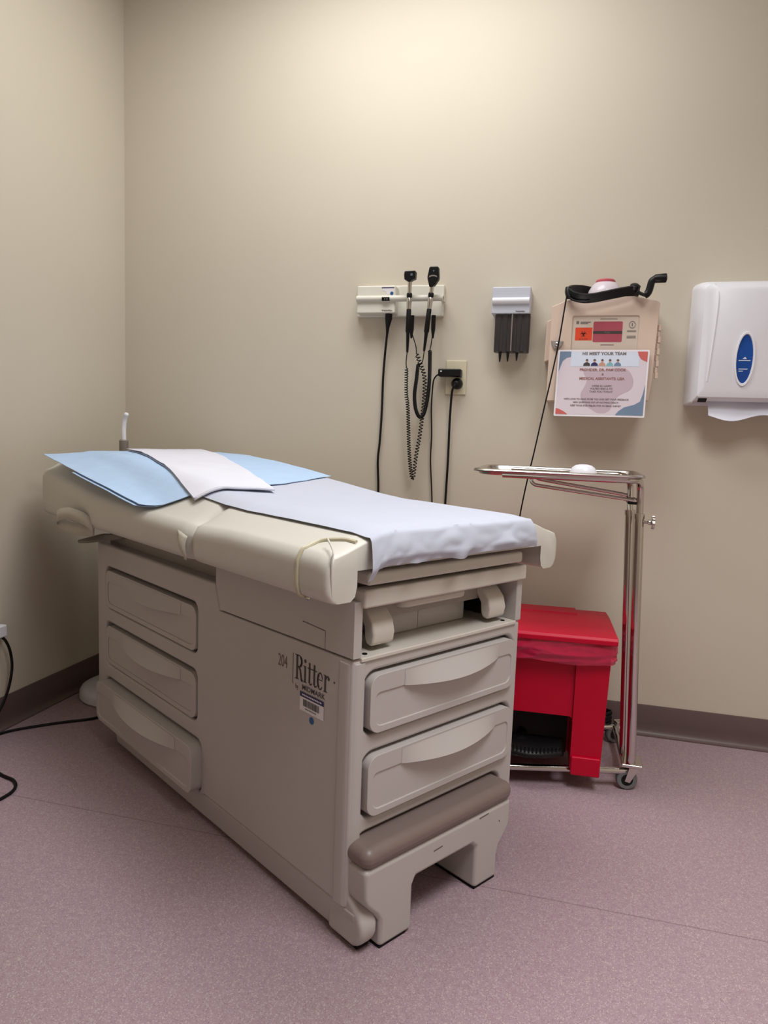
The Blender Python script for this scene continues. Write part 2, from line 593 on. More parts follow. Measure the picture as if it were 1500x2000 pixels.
# equipment box inside
eb = obj('stowage_box', bx(.130, .388, .075, .28, .5575, .612), 'putty', tbl, bevel=.006)
bm = B(); prism(bm, rrect(.19, .23, .557, .603, .006), XZ, .0585, .061)
cut(eb, [prism(B(), rrect(.238, .2395, .558, .600, .0004), XZ, .06, .0775), prism(B(), rrect(.238, .275, .599, .6005, .0004), XZ, .06, .0775)])
bm.free()
bev(eb, .005, 3, 50)
bm = B(); prism(bm, rrect(.15, .345, .03, .26, .02), XY, .622, .640)
obj('stowage_tray', bm, 'cream', tbl, bevel=.007)
for x0 in (.058, .398):
    bm = B()
    prof = [(.022, .5655), (.013, .571), (.010, .59), (.016, .612), (.034, .632), (.065, .645), (.20, .650), (.20, .636), (.075, .630), (.052, .618), (.040, .600), (.038, .58), (.034, .569)]
    prism(bm, prof, YZ, x0, x0 + .055)
    obj('stirrup_shade_block', bx(x0 - .030 if x0 < .2 else x0 + .056, x0 - .002 if x0 < .2 else x0 + .072, .085, .27, .558, .64), 'void', tbl)  # added dark block, painting the shade beside the stirrup
    s_ = obj('stirrup', bm, 'cream', tbl, bevel=.006, seg=4)
    bm = B(); tube(bm, [(x0 + .027, .15, .625), (x0 + .027, .15, .56)], .01)
    obj('stirrup_post', bm, 'chrome', s_)
for x, y in ((.040, .014), (TW - .045, .014)):
    obj('screw', lathe(B(), [(.005, .5565), (.005, .5585), (.003, .5592)], (x, y, 0), n=12), 'rubber', tbl)
obj('seat_board', bx(.018, TW - .022, -.016, 1.22, .692, .716), 'vinyl', tbl, bevel=.006)
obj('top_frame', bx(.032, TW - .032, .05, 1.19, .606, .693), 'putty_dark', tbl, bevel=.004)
# release lever under the head end
bm = B()
grid(bm, 10, 4, lambda u, v: (-.045 + .075 * u + .028 * (v - .5) * math.sin(PI * min(1, u * 1.6)) , 1.235 - .17 * u + .0 * v,
                              .607 + .032 * u * u + .012 * math.sin(PI * u) + .022 * (v - .5) * math.sin(PI * (.1 + .75 * u))))
obj('release_lever', bm, 'grey', tbl, solid=.004)

# ---- padded top
HX0, HX1 = -.0875, .5800
MY0, MY1 = -.030, 1.440
ZC = [(-.03, .786), (.0, .792), (.2, .794), (.36, .796), (.45, .803), (.58, .818), (.78, .838), (1.0, .856), (1.15, .864), (1.42, .866)]
ZS = [(-.03, .752), (.0, .758), (.3, .760), (.45, .752), (.60, .754), (1.0, .764), (1.2, .786), (1.42, .812)]

def zc(y): return interp(ZC, y)
def zs(y): return interp(ZS, y)

def top_z(x, y):
    """height of the upholstery at a point of the top"""
    d = min(x - HX0, HX1 - x)
    a, b = zs(y), zc(y)
    d = max(0, d)
    e = min(1, d / .016)
    edge = a - .018 + .018 * math.sqrt(max(0, 1 - (1 - e) ** 2))
    return edge + (b - a) * (sstep((d - .004) / .135) ** .85)

def mat_section(y, inset, inset_r=None):
    """closed loop of (x,z), left to right; inset shrinks the outline (rounded plan corners)"""
    x0, x1 = HX0 + inset, HX1 - (inset if inset_r is None else inset_r)
    dent = .013 * math.exp(-((y - .455) / .014) ** 2)
    x0 += dent
    L = []
    zb = .674
    sk = .056
    L += [(x0 + sk, .727), (x0 + sk, .700), (x0 + sk - .004, zb + .008), (x0 + sk - .014, zb), (x0 + .016, zb), (x0 + .005, zb + .006), (x0 + .0005, zb + .018)]
    ze = top_z(HX0, y)
    for k in range(1, 4):
        L.append((x0 - .001 * math.sin(PI * k / 4), zb + .018 + (ze - zb - .018) * k / 4))
    n = 34
    ds = []
    for i in range(n + 1):
        t = i / n
        # denser near the shoulders
        w = .5 - .5 * math.cos(PI * t)
        ds.append(.55 * w + .45 * t)
    for w in ds:
        x = HX0 + (HX1 - HX0) * w
        xx = x0 + (x1 - x0) * w
        L.append((xx, top_z(x, y) - dent * .6 * math.exp(-((w) / .12) ** 2)))
    for k in range(3, 0, -1):
        L.append((x1 + .001 * math.sin(PI * k / 4), zb + .018 + (ze - zb - .018) * k / 4))
    L += [(x1 - .0005, zb + .018), (x1 - .005, zb + .006), (x1 - .016, zb), (x1 - sk + .014, zb), (x1 - sk + .004, zb + .008), (x1 - sk, .700), (x1 - sk, .727)]
    return L

bm = B()
ys = []
RL, RR = .026, .150
def corner_inset(y, r):
    t = y - (MY1 - r)
    return 0 if t <= 0 else r - math.sqrt(max(0, r * r - min(t, r) ** 2))
sta = [(MY0, .010), (MY0 + .0015, .004), (MY0 + .006, .001), (MY0 + .012, 0)]
y = .0
while y < MY1 - RR - .001:
    sta.append((y, 0))
    y += .012 if .40 < y < .50 else .03
for i in range(0, 17):
    sta.append((MY1 - RR + RR * math.sin(.5 * PI * i / 16), None))
rings = []
for y, ins in sta:
    il, ir = (ins, ins) if ins is not None else (corner_inset(y, RL) * .97, corner_inset(y, RR) * .97)
    rings.append([bm.verts.new((x, y, z)) for x, z in mat_section(y, il, ir)])
for a, b in zip(rings, rings[1:]):
    k = len(a)
    for j in range(k):
        bm.faces.new((a[j], a[(j + 1) % k], b[(j + 1) % k], b[j]))
def cap(r):
    # strips across: pair loop from both ends so the U-shaped end stays clean
    k = len(r)
    nsk = 10
    # left skirt
    half = [r[i] for i in range(k)]
    inner_l, inner_r = half[0], half[-1]
    bm.faces.new(half)
cap(rings[0]); cap(rings[-1])
mt = obj('padded_top', bm, 'vinyl', tbl, smooth=50)

def side_path(y, off=.0012):
    P = []
    for x, z in mat_section(y, 0)[4:20]:
        P.append((x, y, z))
    return P
bm = B()
pp = side_path(.052)
pp = [(x - .0012, yy, z + (.0012 if i > 8 else 0)) for i, (x, yy, z) in enumerate(pp)]
pp2 = []
for (x, yy, z) in pp:
    if x > -.048: break
    pp2.append((x, yy, z))
# run over the shoulder and back to the front inner corner
for t in (0, .2, .4, .6, .8, 1):
    x = -.046 + .030 * t ** .8
    yy = .052 - .070 * t ** 1.6
    pp2.append((x, yy, top_z(x, max(yy, -.02)) + .0012))
tube(bm, spline(pp2, 4), .0040, 8)
obj('piping', bm, 'piping', mt)
bm = B()
tube(bm, spline([(HX0 + .012, MY0 + .001, .690), (HX0 + .009, MY0 - .0005, .72), (HX0 + .0085, MY0 - .0005, .75), (HX0 + .014, MY0 + .004, .766), (HX0 + .03, .01, .781)], 5), .0017, 8)
obj('corner_seam', bm, 'vinyl', mt)
obj('snap', lathe(B(), [(.005, 0), (.005, .003), (.002, .005)], (HX0 + .018, .045, .6725), (-.3, 0, -1), n=12), 'chrome', mt)

def ribbon(pts, w, wdir, name, m, parent, th=.0022):
    P = spline(pts, 6)
    bm = B()
    wd = Vector(wdir).normalized() * w * .5
    rows = [(bm.verts.new(p - wd), bm.verts.new(p + wd)) for p in P]
    for a, b in zip(rows, rows[1:]):
        bm.faces.new((a[0], a[1], b[1], b[0]))
    return obj(name, bm, m, parent, solid=th)
# webbing loop towards the head end and webbing tab at the crease
ribbon([(-.084, 1.01, .680), (-.098, 1.03, .700), (-.112, 1.10, .709), (-.116, 1.17, .700), (-.112, 1.215, .684), (-.104, 1.19, .668), (-.092, 1.10, .664), (-.07, 1.04, .668)],
       .036, (.15, .35, .8), 'strap', 'webbing', mt)
bm = B()
grid(bm, 8, 3, lambda u, v: (-.0885 - .012 * math.sin(PI * min(1, u * 1.1)) * (1 - abs(v - .5) * 1.2), .502 - .046 * v * (1 - u) - .034 * u - .008 * u * v, .738 - .062 * u - .010 * v * (1 - u)))
obj('strap', bm, 'webbing', mt, solid=.002)

# writing on the side of the cabinet (plane x=0, reading towards the front)
RT, UP = (0, -1, 0), (0, 0, 1)
def stroke(pts, w):
    """flat polyline of constant width as quads"""
    out = []
    for (ax, ay), (bx_, by_) in zip(pts, pts[1:]):
        dx, dy = bx_ - ax, by_ - ay
        l = math.hypot(dx, dy) or 1
        nx, ny = -dy / l * w / 2, dx / l * w / 2
        ex, ey = dx / l * w * .2, dy / l * w * .2
        out.append([(ax - nx - ex, ay - ny - ey), (bx_ - nx + ex, by_ - ny + ey), (bx_ + nx + ex, by_ + ny + ey), (ax + nx - ex, ay + ny - ey)])
    return out
def arc(cx, cy, rx, ry, a0, a1, n=14):
    return [(cx + rx * math.cos(math.radians(a0 + (a1 - a0) * i / n)), cy + ry * math.sin(math.radians(a0 + (a1 - a0) * i / n))) for i in range(n + 1)]
def rect(x0, x1, y0, y1): return [(x0, y0), (x1, y0), (x1, y1), (x0, y1)]
def didone(word):
    """condensed high-contrast serif letters, cap height 1"""
    polys, x = [], 0
    for ch in word:
        if ch == 'R':
            polys += [rect(x + .08, x + .20, 0, 1), rect(x, x + .28, 0, .035), rect(x, x + .22, .965, 1)]
            polys += stroke([(x + .2, .98)] + arc(x + .27, .755, .20, .225, 90, -90) + [(x + .2, .53)], .045)
            polys += stroke(arc(x + .30, .755, .165, .2, 60, -60, 8), .11)
            polys += stroke([(x + .26, .53), (x + .37, .42), (x + .42, .2), (x + .46, .03), (x + .54, .02)], .10)
            x += .60
        elif ch == 'i':
            polys += [rect(x + .06, x + .17, 0, .66), rect(x, x + .23, 0, .03), rect(x, x + .1, .63, .66), disc(x + .115, .86, .075)]
            x += .29
        elif ch == 't':
            polys += [rect(x + .08, x + .19, .06, .86), rect(x, x + .31, .62, .66)]
            polys += stroke([(x + .135, .1), (x + .17, .02), (x + .24, .015), (x + .31, .08)], .05)
            x += .33
        elif ch == 'e':
            polys += stroke(arc(x + .20, .33, .165, .32, 20, 320, 20), .05)
            polys += stroke(arc(x + .17, .33, .125, .28, 120, 240, 8), .10)
            polys += [rect(x + .06, x + .36, .36, .395)]
            x += .43
        elif ch == 'r':
            polys += [rect(x + .06, x + .17, 0, .66), rect(x, x + .25, 0, .03), rect(x, x + .1, .63, .66), disc(x + .33, .56, .07)]
            polys += stroke(arc(x + .29, .47, .13, .17, 170, 80, 8), .05)
            x += .42
    return polys, x
lg = B()
P_, w_ = didone('Ritter')
sc_x, sc_y = .111 / w_, .050
merge(lg, poly_flat([[(a * sc_x, b * sc_y) for a, b in p] for p in P_]))
t_ = text_mesh('by', .013, 'LEFT', .8)
for v in t_.verts: v.co += Vector((.002, -.019, 0))
merge(lg, t_)
t_ = text_mesh('MIDMARK', .0145, 'LEFT', 1.12, .0001)
for v in t_.verts: v.co += Vector((.024, -.0155, 0))
merge(lg, t_)
merge(lg, poly_flat([disc(.124, .026, .0022)]))
decal('lettering', lg, 'ink', tbl, (-.0006, .1745, .4745), RT, UP)
lg = text_mesh('204', .036, 'LEFT', .62)
for v in lg.verts: v.co += Vector((-.060, .012, 0))
merge(lg, poly_flat([rect(-.0085, -.0068, -.013, .05)]))
decal('model_number', lg, 'ink_light', tbl, (-.0006, .1745, .4745), RT, UP)
stk = decal('asset_sticker', poly_flat([rect(0, .0765, 0, .038)]), 'label', tbl, (-.0008, .1558, .4165), RT, UP)
decal('sticker_band', poly_flat([rect(0, .0765, .028, .038)]), 'navy', stk, (-.0011, .1558, .4165), RT, UP)
bars = []
x = .011
while x < .062:
    w = random.choice((.0007, .0011, .0016))
    bars.append(rect(x, x + w, .0105, .0245)); x += w + random.choice((.0007, .0011))
bars += [rect(.018 + i * .004, .0205 + i * .004, .005, .0075) for i in range(9)]
decal('barcode', poly_flat(bars), 'ink', stk, (-.0011, .1558, .4165), RT, UP)
decal('sticker_print', poly_flat([rect(.008 + i * .0052, .0118 + i * .0052, .0315, .0345) for i in range(12)]), 'label', stk, (-.0013, .1558, .4165), RT, UP)
decal('round_sticker', poly_flat([disc(0, 0, .0072)]), 'bluedot', tbl, (-.0008, .117, .4050), RT, UP)

# things lying on the table: same local frame through a rotated root of their own
TM = Matrix.Translation((1.3201, -1.2356, 0)) @ Matrix.Rotation(TH, 4, 'Z')
def tabled(o):
    o.matrix_world = TM
    return o

def nz(x, y, z=0): return noise.noise(Vector((x, y, z)))

# exam paper: along the table, dropping over the front edge
def paper_pt(u, v):
    # u across, v from front hem to head
    fr = .105
    s = v * .86
    x = .000 + .461 * u
    flare = max(0, 1 - s / fr)
    x += (u - .5) * .02 * flare
    wr = .0016 * nz(x * 9, s * 5) + .0010 * nz(x * 22, s * 12, 3)
    if s >= fr:
        y = MY0 - .006 + (s - fr)
        y = min(y, 1.40)
        e = sstep((y - MY0) / .05)
        z = top_z(x, max(y, .0)) + .0045 - (1 - e) * .004 + wr * .8
        return (x, y, z)
    q = 1 - s / fr          # 0 at the top edge, 1 at the hem
    z_top = top_z(x, 0) - .001
    fold = (.005 + .013 * q) * nz(x * 15, q * 1.6, 5) + .0045 * q * nz(x * 36, q * 2.5, 9) + .006 * math.exp(-((x - .03) / .035) ** 2) * math.sin(x * 200 + q * 5) * q * .8
    bul = math.sin(min(1, q * 1.3) * PI * .5)
    y = MY0 - .0075 - .013 * bul + abs(fold) * -.8 + .008 * max(0, q - .75) * 4
    z = z_top - .058 * q + fold * .35 - (.012 * q if u < .04 else 0)
    return (x, y, z)
bm = B(); grid(bm, 70, 130, paper_pt)
pp_ = obj('exam_paper', bm, 'paper', None, smooth=180, solid=.0008, solid_off=1)
tag(tabled(pp_), 'long white crinkled paper sheet covering the exam table top', 'paper sheet')

# blue underpad across the head half, its near edge standing off the shoulder of the pad
def blue_z(x, y):
    edge = .772 + (.860 - .772) * (y - .70) / .68
    t = sstep((x + .095) / .20)
    hi = max(zc(y), top_z(x, y)) + .0062
    zz = edge * (1 - t) + hi * t
    return max(zz, top_z(min(max(x, HX0), HX1), y) + .0065)
CA, CB, CD, CE = (-.095, 1.385), (.505, 1.375), (.47, .68), (-.090, .70)   # head-left, head-right, foot-right, foot-left
def foot_y(u): return interp([(0, .700), (.13, .600), (.3, .545), (.6, .575), (1, .67)], u)
def blue_s(x, y):
    return blue_z(x, y) + .0018 * (1 + nz(x * 14, y * 7)) + .0007 * nz(x * 40, y * 30, 2)
def blue_pt(u, v, dz=0):
    x = (CA[0] * (1 - u) + CB[0] * u) * (1 - v) + (CE[0] * (1 - u) + CD[0] * u) * v
    y = (CA[1] * (1 - u) + CB[1] * u) * (1 - v) + (CE[1] * (1 - u) + CD[1] * u) * v
    y = (CA[1] * (1 - u) + CB[1] * u) * (1 - v) + foot_y(u) * v
    return (x, y, blue_s(x, y) + dz)
bm = B(); grid(bm, 44, 60, blue_pt)
up_ = thing('underpad', 'light blue disposable pad under the folded white drape at the head of the exam table', 'pad')
tabled(up_)
obj('pad_sheet', bm, 'blue', up_, smooth=180, solid=.0015)
bm = B()
grid(bm, 30, 8, lambda u, v: (lambda p: (p[0] - .006 + .0 * v, p[1], p[2] - .006))(blue_pt(.12 * v, .38 + .60 * u)))
obj('folded_layer', bm, 'blue', up_, smooth=180, solid=.0012)

# folded white drape on top
DA, DB, DC, DD = (.170, 1.392), (.43, 1.365), (.150, .485), (-.022, .555)  # head-left, head-right, foot-right, foot-left
def drape_pt(u, v, dz=0, sh=0):
    x = (DA[0] * (1 - u) + DB[0] * u) * (1 - v) + (DD[0] * (1 - u) + DC[0] * u) * v
    y = (DA[1] * (1 - u) + DB[1] * u) * (1 - v) + (DD[1] * (1 - u) + DC[1] * u) * v
    q = sstep((y - foot_y((x + .09) / .56) + .012) / .03)
    zz = blue_s(x, y) * q + (top_z(x, y) + .0062) * (1 - q)
    z = max(zz, top_z(x, y) + .007) + .0032 + .0012 * (1 + nz(x * 13 + 4, y * 8)) + .0006 * nz(x * 35, y * 25, 4) + dz
    return (x, y + sh, z)
dr = thing('folded_drape', 'folded white cloth lying across the blue pad on the exam table', 'drape')
tabled(dr)
bm = B(); grid(bm, 20, 60, lambda u, v: drape_pt(u, v, .0045))
obj('upper_layer', bm, 'drape', dr, smooth=180, solid=.0012)
bm = B(); grid(bm, 20, 60, lambda u, v: drape_pt(u, v, -.001, -.003))
obj('lower_layer', bm, 'drape', dr, smooth=180, solid=.0012)
bm = B()
tube(bm, [drape_pt(u / 24, 1, .0018, -.003) for u in range(25)], .0030, 8)
obj('folded_hem', bm, 'drape', dr, smooth=180)

# ------------------------------------------------------------------ exam lamp behind the head of the table
lamp = thing('exam_lamp', 'white lamp stand with round base and gooseneck behind the head of the exam table', 'lamp', (.172, -.259, 0))
obj('base', lathe(B(), [(.0, 0), (.145, 0), (.152, .004), (.152, .024), (.147, .034), (.135, .040), (.03, .044), (.0, .044)], n=48), 'white', lamp)
obj('pole', tube(B(), [(0, 0, .04), (0, 0, .855)], .012, 14), 'grey', lamp)
obj('collar', lathe(B(), [(.0155, .848), (.0155, .906), (.012, .910)], n=18), 'grey', lamp)
obj('gooseneck', tube(B(), spline([(0, 0, .905), (.0, -.001, .93), (.001, -.001, .96), (.007, -.003, .985), (.018, -.008, 1.0)], 6),
                      [.012] + [.0085] * 23 + [.006], 14), 'white', lamp)
cordp = [(.10, -.115, .012), (.03, -.19, .005), (-.02, -.27, .005), (-.10, -.335, .005), (-.16, -.37, .005), (-.19, -.42, .005)]
wp = [(0.275, -.335, .014), (0.27, -.40, .006), (.222, -.495, .0045), (.14, -.565, .0045), (.06, -.645, .0045), (.03, -.70, .0045)]
wp2 = [(.035, -.78, .0045), (.12, -.845, .0045), (.225, -.897, .0045), (.285, -.915, .0045), (.318, -.945, .0045), (.328, -.985, .0045), (.312, -1.03, .0045), (.24, -1.03, .0045), (.12, -.98, .0045), (.05, -.90, .0045),
       (.035, -.78, .030), (.032, -.70, .07), (.030, -.655, .125), (.030, -.635, .19), (.029, -.638, .245), (.026, -.652, .285), (.018, -.665, .305)]
bm = B()
tube(bm, [Vector(p) - Vector((.172, -.259, 0)) for p in spline(wp + wp2, 8)], .0042, 8)
obj('power_cord', bm, 'rubber', lamp)
bm = B(); box(bm, .004 - .172, .030 - .172, -.690 + .259, -.648 + .259, .300, .338)
obj('plug', bm, 'white', lamp, bevel=.005)
outl = thing('wall_outlet', 'white wall outlet at the left edge above the baseboard', 'outlet', (0, -.690, .345))
obj('cover_plate', bx(0, .005, -.035, .035, -.057, .057), 'white', outl, bevel=.002)

# ------------------------------------------------------------------ instrument transformer on the wall
WR, WU = (1, 0, 0), (0, 0, 1)
tr = thing('wall_transformer', 'white wall mounted instrument power unit with two handle cradles', 'instrument unit', (0, 0, 0))
obj('back_plate', bx(.928, 1.2315, -.016, -.0005, 1.3600, 1.4640), 'offwhite', tr, bevel=.004)
obj('housing', bx(.9400, 1.0745, -.060, -.014, 1.3645, 1.4560), 'offwhite', tr, bevel=.005)
bm = B(); tube(bm, [(.9395, -.060, 1.4125), (1.0745, -.060, 1.4125), (1.237, -.060, 1.4125)], .0105, 16)
obj('cradle_rail', bm, 'offwhite', tr, bevel=.002)
bm = B(); box(bm, 1.225, 1.237, -.062, -.010, 1.405, 1.420)
obj('rail_bracket', bm, 'offwhite', tr, bevel=.002)
bm = B(); box(bm, 1.0305, 1.0570, -.0722, -.060, 1.4035, 1.4155)
ds_ = obj('display', bm, 'lampblack', tr, bevel=.001)
obj('indicator', poly_flat([]) if False else on_plane(poly_flat([rect(.0095, .012, .004, .0085), rect(.0165, .0205, .004, .0085)]), (1.0305, -.0725, 1.4035), WR, WU), 'inkgrey', ds_)
decal('sticker', poly_flat([[(.0, .012), (.043, .012), (.043, -.006), (.040, -.010), (.022, -.012), (.014, -.002), (.004, .002)]]), 'label', tr, (1.0268, -.0604, 1.4370), WR, WU)
decal('sticker_band', poly_flat([rect(.0, .043, .0095, .0125)]), 'navy', tr, (1.0268, -.0607, 1.4370), WR, WU)
decal('round_sticker', poly_flat([disc(0, 0, .0058)]), 'bluedot', tr, (1.0620, -.0607, 1.4295), WR, WU)
decal('lettering', text_mesh('WelchAllyn', .0082, 'CENTER', .95, .0002), 'ink', tr, (1.0470, -.0603, 1.3710), WR, WU)
bm = B(); tube(bm, [(1.050, -.045, 1.368), (1.050, -.045, 1.350), (1.046, -.04, 1.318), (1.044, -.034, 1.30)], [.0125, .0125, .006, .0045], 12)
tube(bm, spline([(1.044, -.034, 1.305), (1.034, -.016, 1.235), (1.0290, -.012, 1.15), (1.0287, -.012, 1.0453), (1.0252, -.012, .9387), (1.0203, -.012, .8669), (1.0254, -.012, .777), (1.03, -.012, .60), (1.05, -.012, .40)], 6), .0040, 8)
obj('power_cord', bm, 'rubber', tr)
for x in (1.1303, 1.2037):
    bm = B(); lathe(bm, [(.0072, 0), (.0072, .045), (.0048, .062), (.003, .075)], (x, -.04, 1.3600), (0, 0, -1), n=12)
    obj('cord_socket', bm, 'rubber', tr)

def coil(path, R0, turns, r, npt=12):
    P = spline(path, 30)
    L = [0]
    for a, b in zip(P, P[1:]): L.append(L[-1] + (b - a).length)
    out = []
    tot = int(turns * npt)
    j = 0
    for i in range(tot + 1):
        s = L[-1] * i / tot
        while j < len(L) - 2 and L[j + 1] < s: j += 1
        t = (s - L[j]) / max(1e-9, L[j + 1] - L[j])
        p = P[j].lerp(P[j + 1], t)
        T = (P[min(j + 2, len(P) - 1)] - P[max(j - 1, 0)]).normalized()
        n1 = Vector((0, -1, 0)); n1 = (n1 - T * n1.dot(T)).normalized()
        n2 = T.cross(n1)
        a = 2 * PI * i / npt
        e = min(1, i / npt, (tot - i) / npt)
        Rr = R0(i / tot) if callable(R0) else R0
        out.append(p + (n1 * math.cos(a) + n2 * math.sin(a)) * Rr * e)
    return out

def handle(name, label, x, lean, ztop_grip, zend, head):
    t = thing(name, label, 'instrument', (x, -.090, 1.4090))
    lx = lambda z: lean * (z - 1.409)
    pt = lambda z: (lx(z), 0, z - 1.409)
    obj('battery_collar', tube(B(), [pt(1.4235), pt(1.4205), pt(1.4115), pt(1.4085)], [.0075, .0092, .0092, .0075], 14), 'black', t)
    obj('chrome_sleeve', tube(B(), [pt(1.4085), pt(1.403), pt(1.380), pt(ztop_grip)], [.0066, .0088, .0080, .0074], 14), 'brushed', t)
    obj('grip', tube(B(), [pt(ztop_grip), pt(ztop_grip - .002), pt(1.30), pt(1.295), pt(zend), pt(zend - .004)], [.0070, .0080, .0086, .0062, .0040, .0030], 14), 'rubber', t)
    obj('neck', tube(B(), [pt(1.4225), pt(1.4590)], [.0064, .0072], 14), 'brushed', t)
    return t

ot = handle('otoscope', 'black otoscope with square head hanging left on the white wall unit', 1.1297, .0, 1.372, 1.236, None)
bm = B(); prism(bm, [(-.0165, -.012), (-.018, .004), (-.0165, .0155), (.0195, .0165), (.0205, .012), (.0195, -.009), (.008, -.0125), (.004, -.018), (-.006, -.018), (-.010, -.012)], lambda a, b, d: (a, d, b + .067), -.014, .012)
obj('head', bm, 'black', ot, bevel=.003)
obj('lens', lathe(B(), [(.0045, 0), (.0045, .0022), (.003, .0024)], (.008, -.0135, .070), (0, -1, 0), n=16), 'lens', ot)
op = handle('ophthalmoscope', 'black ophthalmoscope with tall tapered head hanging right on the white wall unit', 1.2010, .085, 1.372, 1.240, None)
bm = B(); prism(bm, [(-.005, -.030), (.005, -.030), (.014, -.022), (.0245, -.006), (.0255, .002), (.0235, .030), (.021, .034), (-.005, .034), (-.0075, .030), (-.0125, .002), (-.0115, -.006)], lambda a, b, d: (a + .001, d, b + .061), -.013, .010)
hd = obj('head', bm, 'black', op, bevel=.003)
obj('lens_dial', on_plane(poly_flat([[(-.009, -.004), (.0, -.0005), (.010, -.0005), (.018, -.004), (.017, .001), (.009, .004), (-.001, .004), (-.008, .001)]]), (.003, -.0135, .064), WR, WU), 'grey', hd)
obj('aperture', lathe(B(), [(.0028, 0), (.0028, .001)], (.009, -.0128, .081), (0, -1, 0), n=12), 'lens', hd)
# coiled cords (in the holders' own frames)
o_ = Vector((1.1297, -.09, 1.409))
left = [(1.1285, -.088, 1.185), (1.1245, -.06, 1.10), (1.1290, -.045, 1.0467), (1.1375, -.04, .9079), (1.1480, -.04, .83), (1.1555, -.04, .8075)]
right = [(1.1555, -.04, .8075), (1.1575, -.04, .83), (1.1640, -.04, .90), (1.1729, -.04, .9615), (1.1800, -.035, 1.05), (1.1823, -.035, 1.1166), (1.1790, -.04, 1.165), (1.1600, -.04, 1.212), (1.1500, -.04, 1.238)]
bm = B()
cp = coil(left, .0055, 46, .0016) + coil(right, lambda t: .0055 + .0012 * t, 40, .0016)[1:]
pre = spline([(1.1297, -.09, 1.238), (1.1270, -.09, 1.20), (1.1285, -.088, 1.185)], 6)
post = spline([(1.1500, -.04, 1.238), (1.1463, -.04, 1.2608), (1.1321, -.04, 1.3000)], 6)
tube(bm, [p - o_ for p in pre[:-1] + cp + post[1:]], .0017, 6)
obj('coiled_cord', bm, 'rubber', ot)
o_ = Vector((1.2010, -.09, 1.409))
loop = [(1.1590, -.046, 1.200), (1.1555, -.048, 1.15), (1.1512, -.05, 1.0989), (1.1555, -.05, 1.056), (1.1650, -.05, 1.030), (1.1757, -.05, 1.0221), (1.1860, -.05, 1.035), (1.1933, -.05, 1.0655), (1.1985, -.05, 1.11), (1.2002, -.05, 1.151), (1.1990, -.048, 1.20), (1.1970, -.046, 1.246)]
bm = B()
cp = coil(loop, .0052, 120, .0016, 10)
pre = spline([(1.1870, -.09, 1.242), (1.1835, -.08, 1.225), (1.1760, -.06, 1.207), (1.1640, -.050, 1.196), (1.1590, -.046, 1.200)], 6)
post = spline([(1.1970, -.046, 1.246), (1.1990, -.04, 1.266), (1.2025, -.04, 1.2996)], 6)
tube(bm, [p - o_ for p in pre[:-1] + cp + post[1:]], .0017, 6)
obj('coiled_cord', bm, 'rubber', op)

# ------------------------------------------------------------------ specula dispenser
sd = thing('specula_dispenser', 'pale grey wall dispenser with dark tubes of black ear specula tips', 'dispenser', (0, 0, 0))
obj('housing', bx(1.399, 1.521, -.080, -.0005, 1.3565, 1.4405), 'bluegrey', sd, bevel=.004)
bm = B()
prism(bm, [(.0, .0), (-.007, .002), (-.011, .008), (-.011, .014), (-.007, .020), (0, .022)], lambda a, b, d: (d, -.079 + a, 1.3855 + b), 1.401, 1.518)
obj('band', bm, 'white', sd, bevel=.001)
decal('lettering', text_mesh('WelchAllyn', .0066, 'CENTER', .95, .0002), 'ink', sd, (1.4905, -.0804, 1.3615), WR, WU)
bm = B()
for i in range(5):
    lathe(bm, [(.0118, 0), (.0118, -.118), (.010, -.121)], (1.4225 + i * .0222, -.062, 1.358), n=16)
box(bm, 1.4125, 1.520, -.0705, -.014, 1.240, 1.358)
obj('tube_rack', bm, 'smoke', sd)
bm = B(); box(bm, 1.4645, 1.4685, -.078, -.060, 1.240, 1.357)
obj('tube_divider', bm, 'grey', sd, bevel=.001)
for i, (x, z) in enumerate(((1.4322, 1.2065), (1.4570, 1.2075), (1.4858, 1.2105))):
    bm = B(); lathe(bm, [(.0058, .036), (.0050, .026), (.0036, .012), (.0017, 0)], (x, -.064, z), n=12)
    o = obj('ear_speculum', bm, 'black')
    tag(o, ('leftmost', 'middle', 'rightmost')[i] + ' black cone tip poking out below the dark specula tubes', 'speculum', 'ear specula under the dispenser')

# ------------------------------------------------------------------ outlet with plugs
ou = thing('wall_outlet', 'ivory wall outlet plate with two black plugs, beside the hanging coiled cords', 'outlet', (1.282, 0, 1.1594))
obj('cover_plate', bx(-.035, .035, -.006, -.0003, -.05715, .05715), 'ivory', ou, bevel=.003)
bm = B()
for z in (.0195, -.0195):
    merge(bm, on_plane(flat(rrect(-.017, .017, z - .014, z + .014, .010)), (0, -.0064, 0), WR, WU))
obj('receptacle_face', bm, 'ivory', ou)
for z in (.0195, -.0195):
    for x in (-.0065, .0065):
        obj('slot', bx(x - .0012, x + .0012, -.0068, -.0062, z + .002, z + .010), 'ink', ou)
ad = thing('power_adapter', 'flat black adapter plug with thin cord, upper plug in the ivory outlet', 'plug', (1.266, -.03, 1.1725))
obj('adapter_body', bx(-.039, .038, -.016, .0235, -.0125, .0125), 'black', ad, bevel=.004)
obj('adapter_lamp', bx(-.031, -.026, -.0166, -.015, .002, .006), 'white', ad)
bm = B(); tube(bm, [Vector(p) - Vector((1.266, -.03, 1.1725)) for p in spline([(1.229, -.03, 1.169), (1.2175, -.03, 1.160), (1.2095, -.028, 1.1435), (1.2055, -.02, 1.10), (1.2040, -.014, 1.0491), (1.2085, -.013, .9629), (1.2085, -.013, .8758), (1.219, -.013, .7446), (1.225, -.013, .60)], 6)], .0025, 8)
obj('cord', bm, 'rubber', ad)
pl = thing('power_plug', 'round black plug with thick cord, lower plug in the ivory outlet', 'plug', (1.2885, -.006, 1.1385))
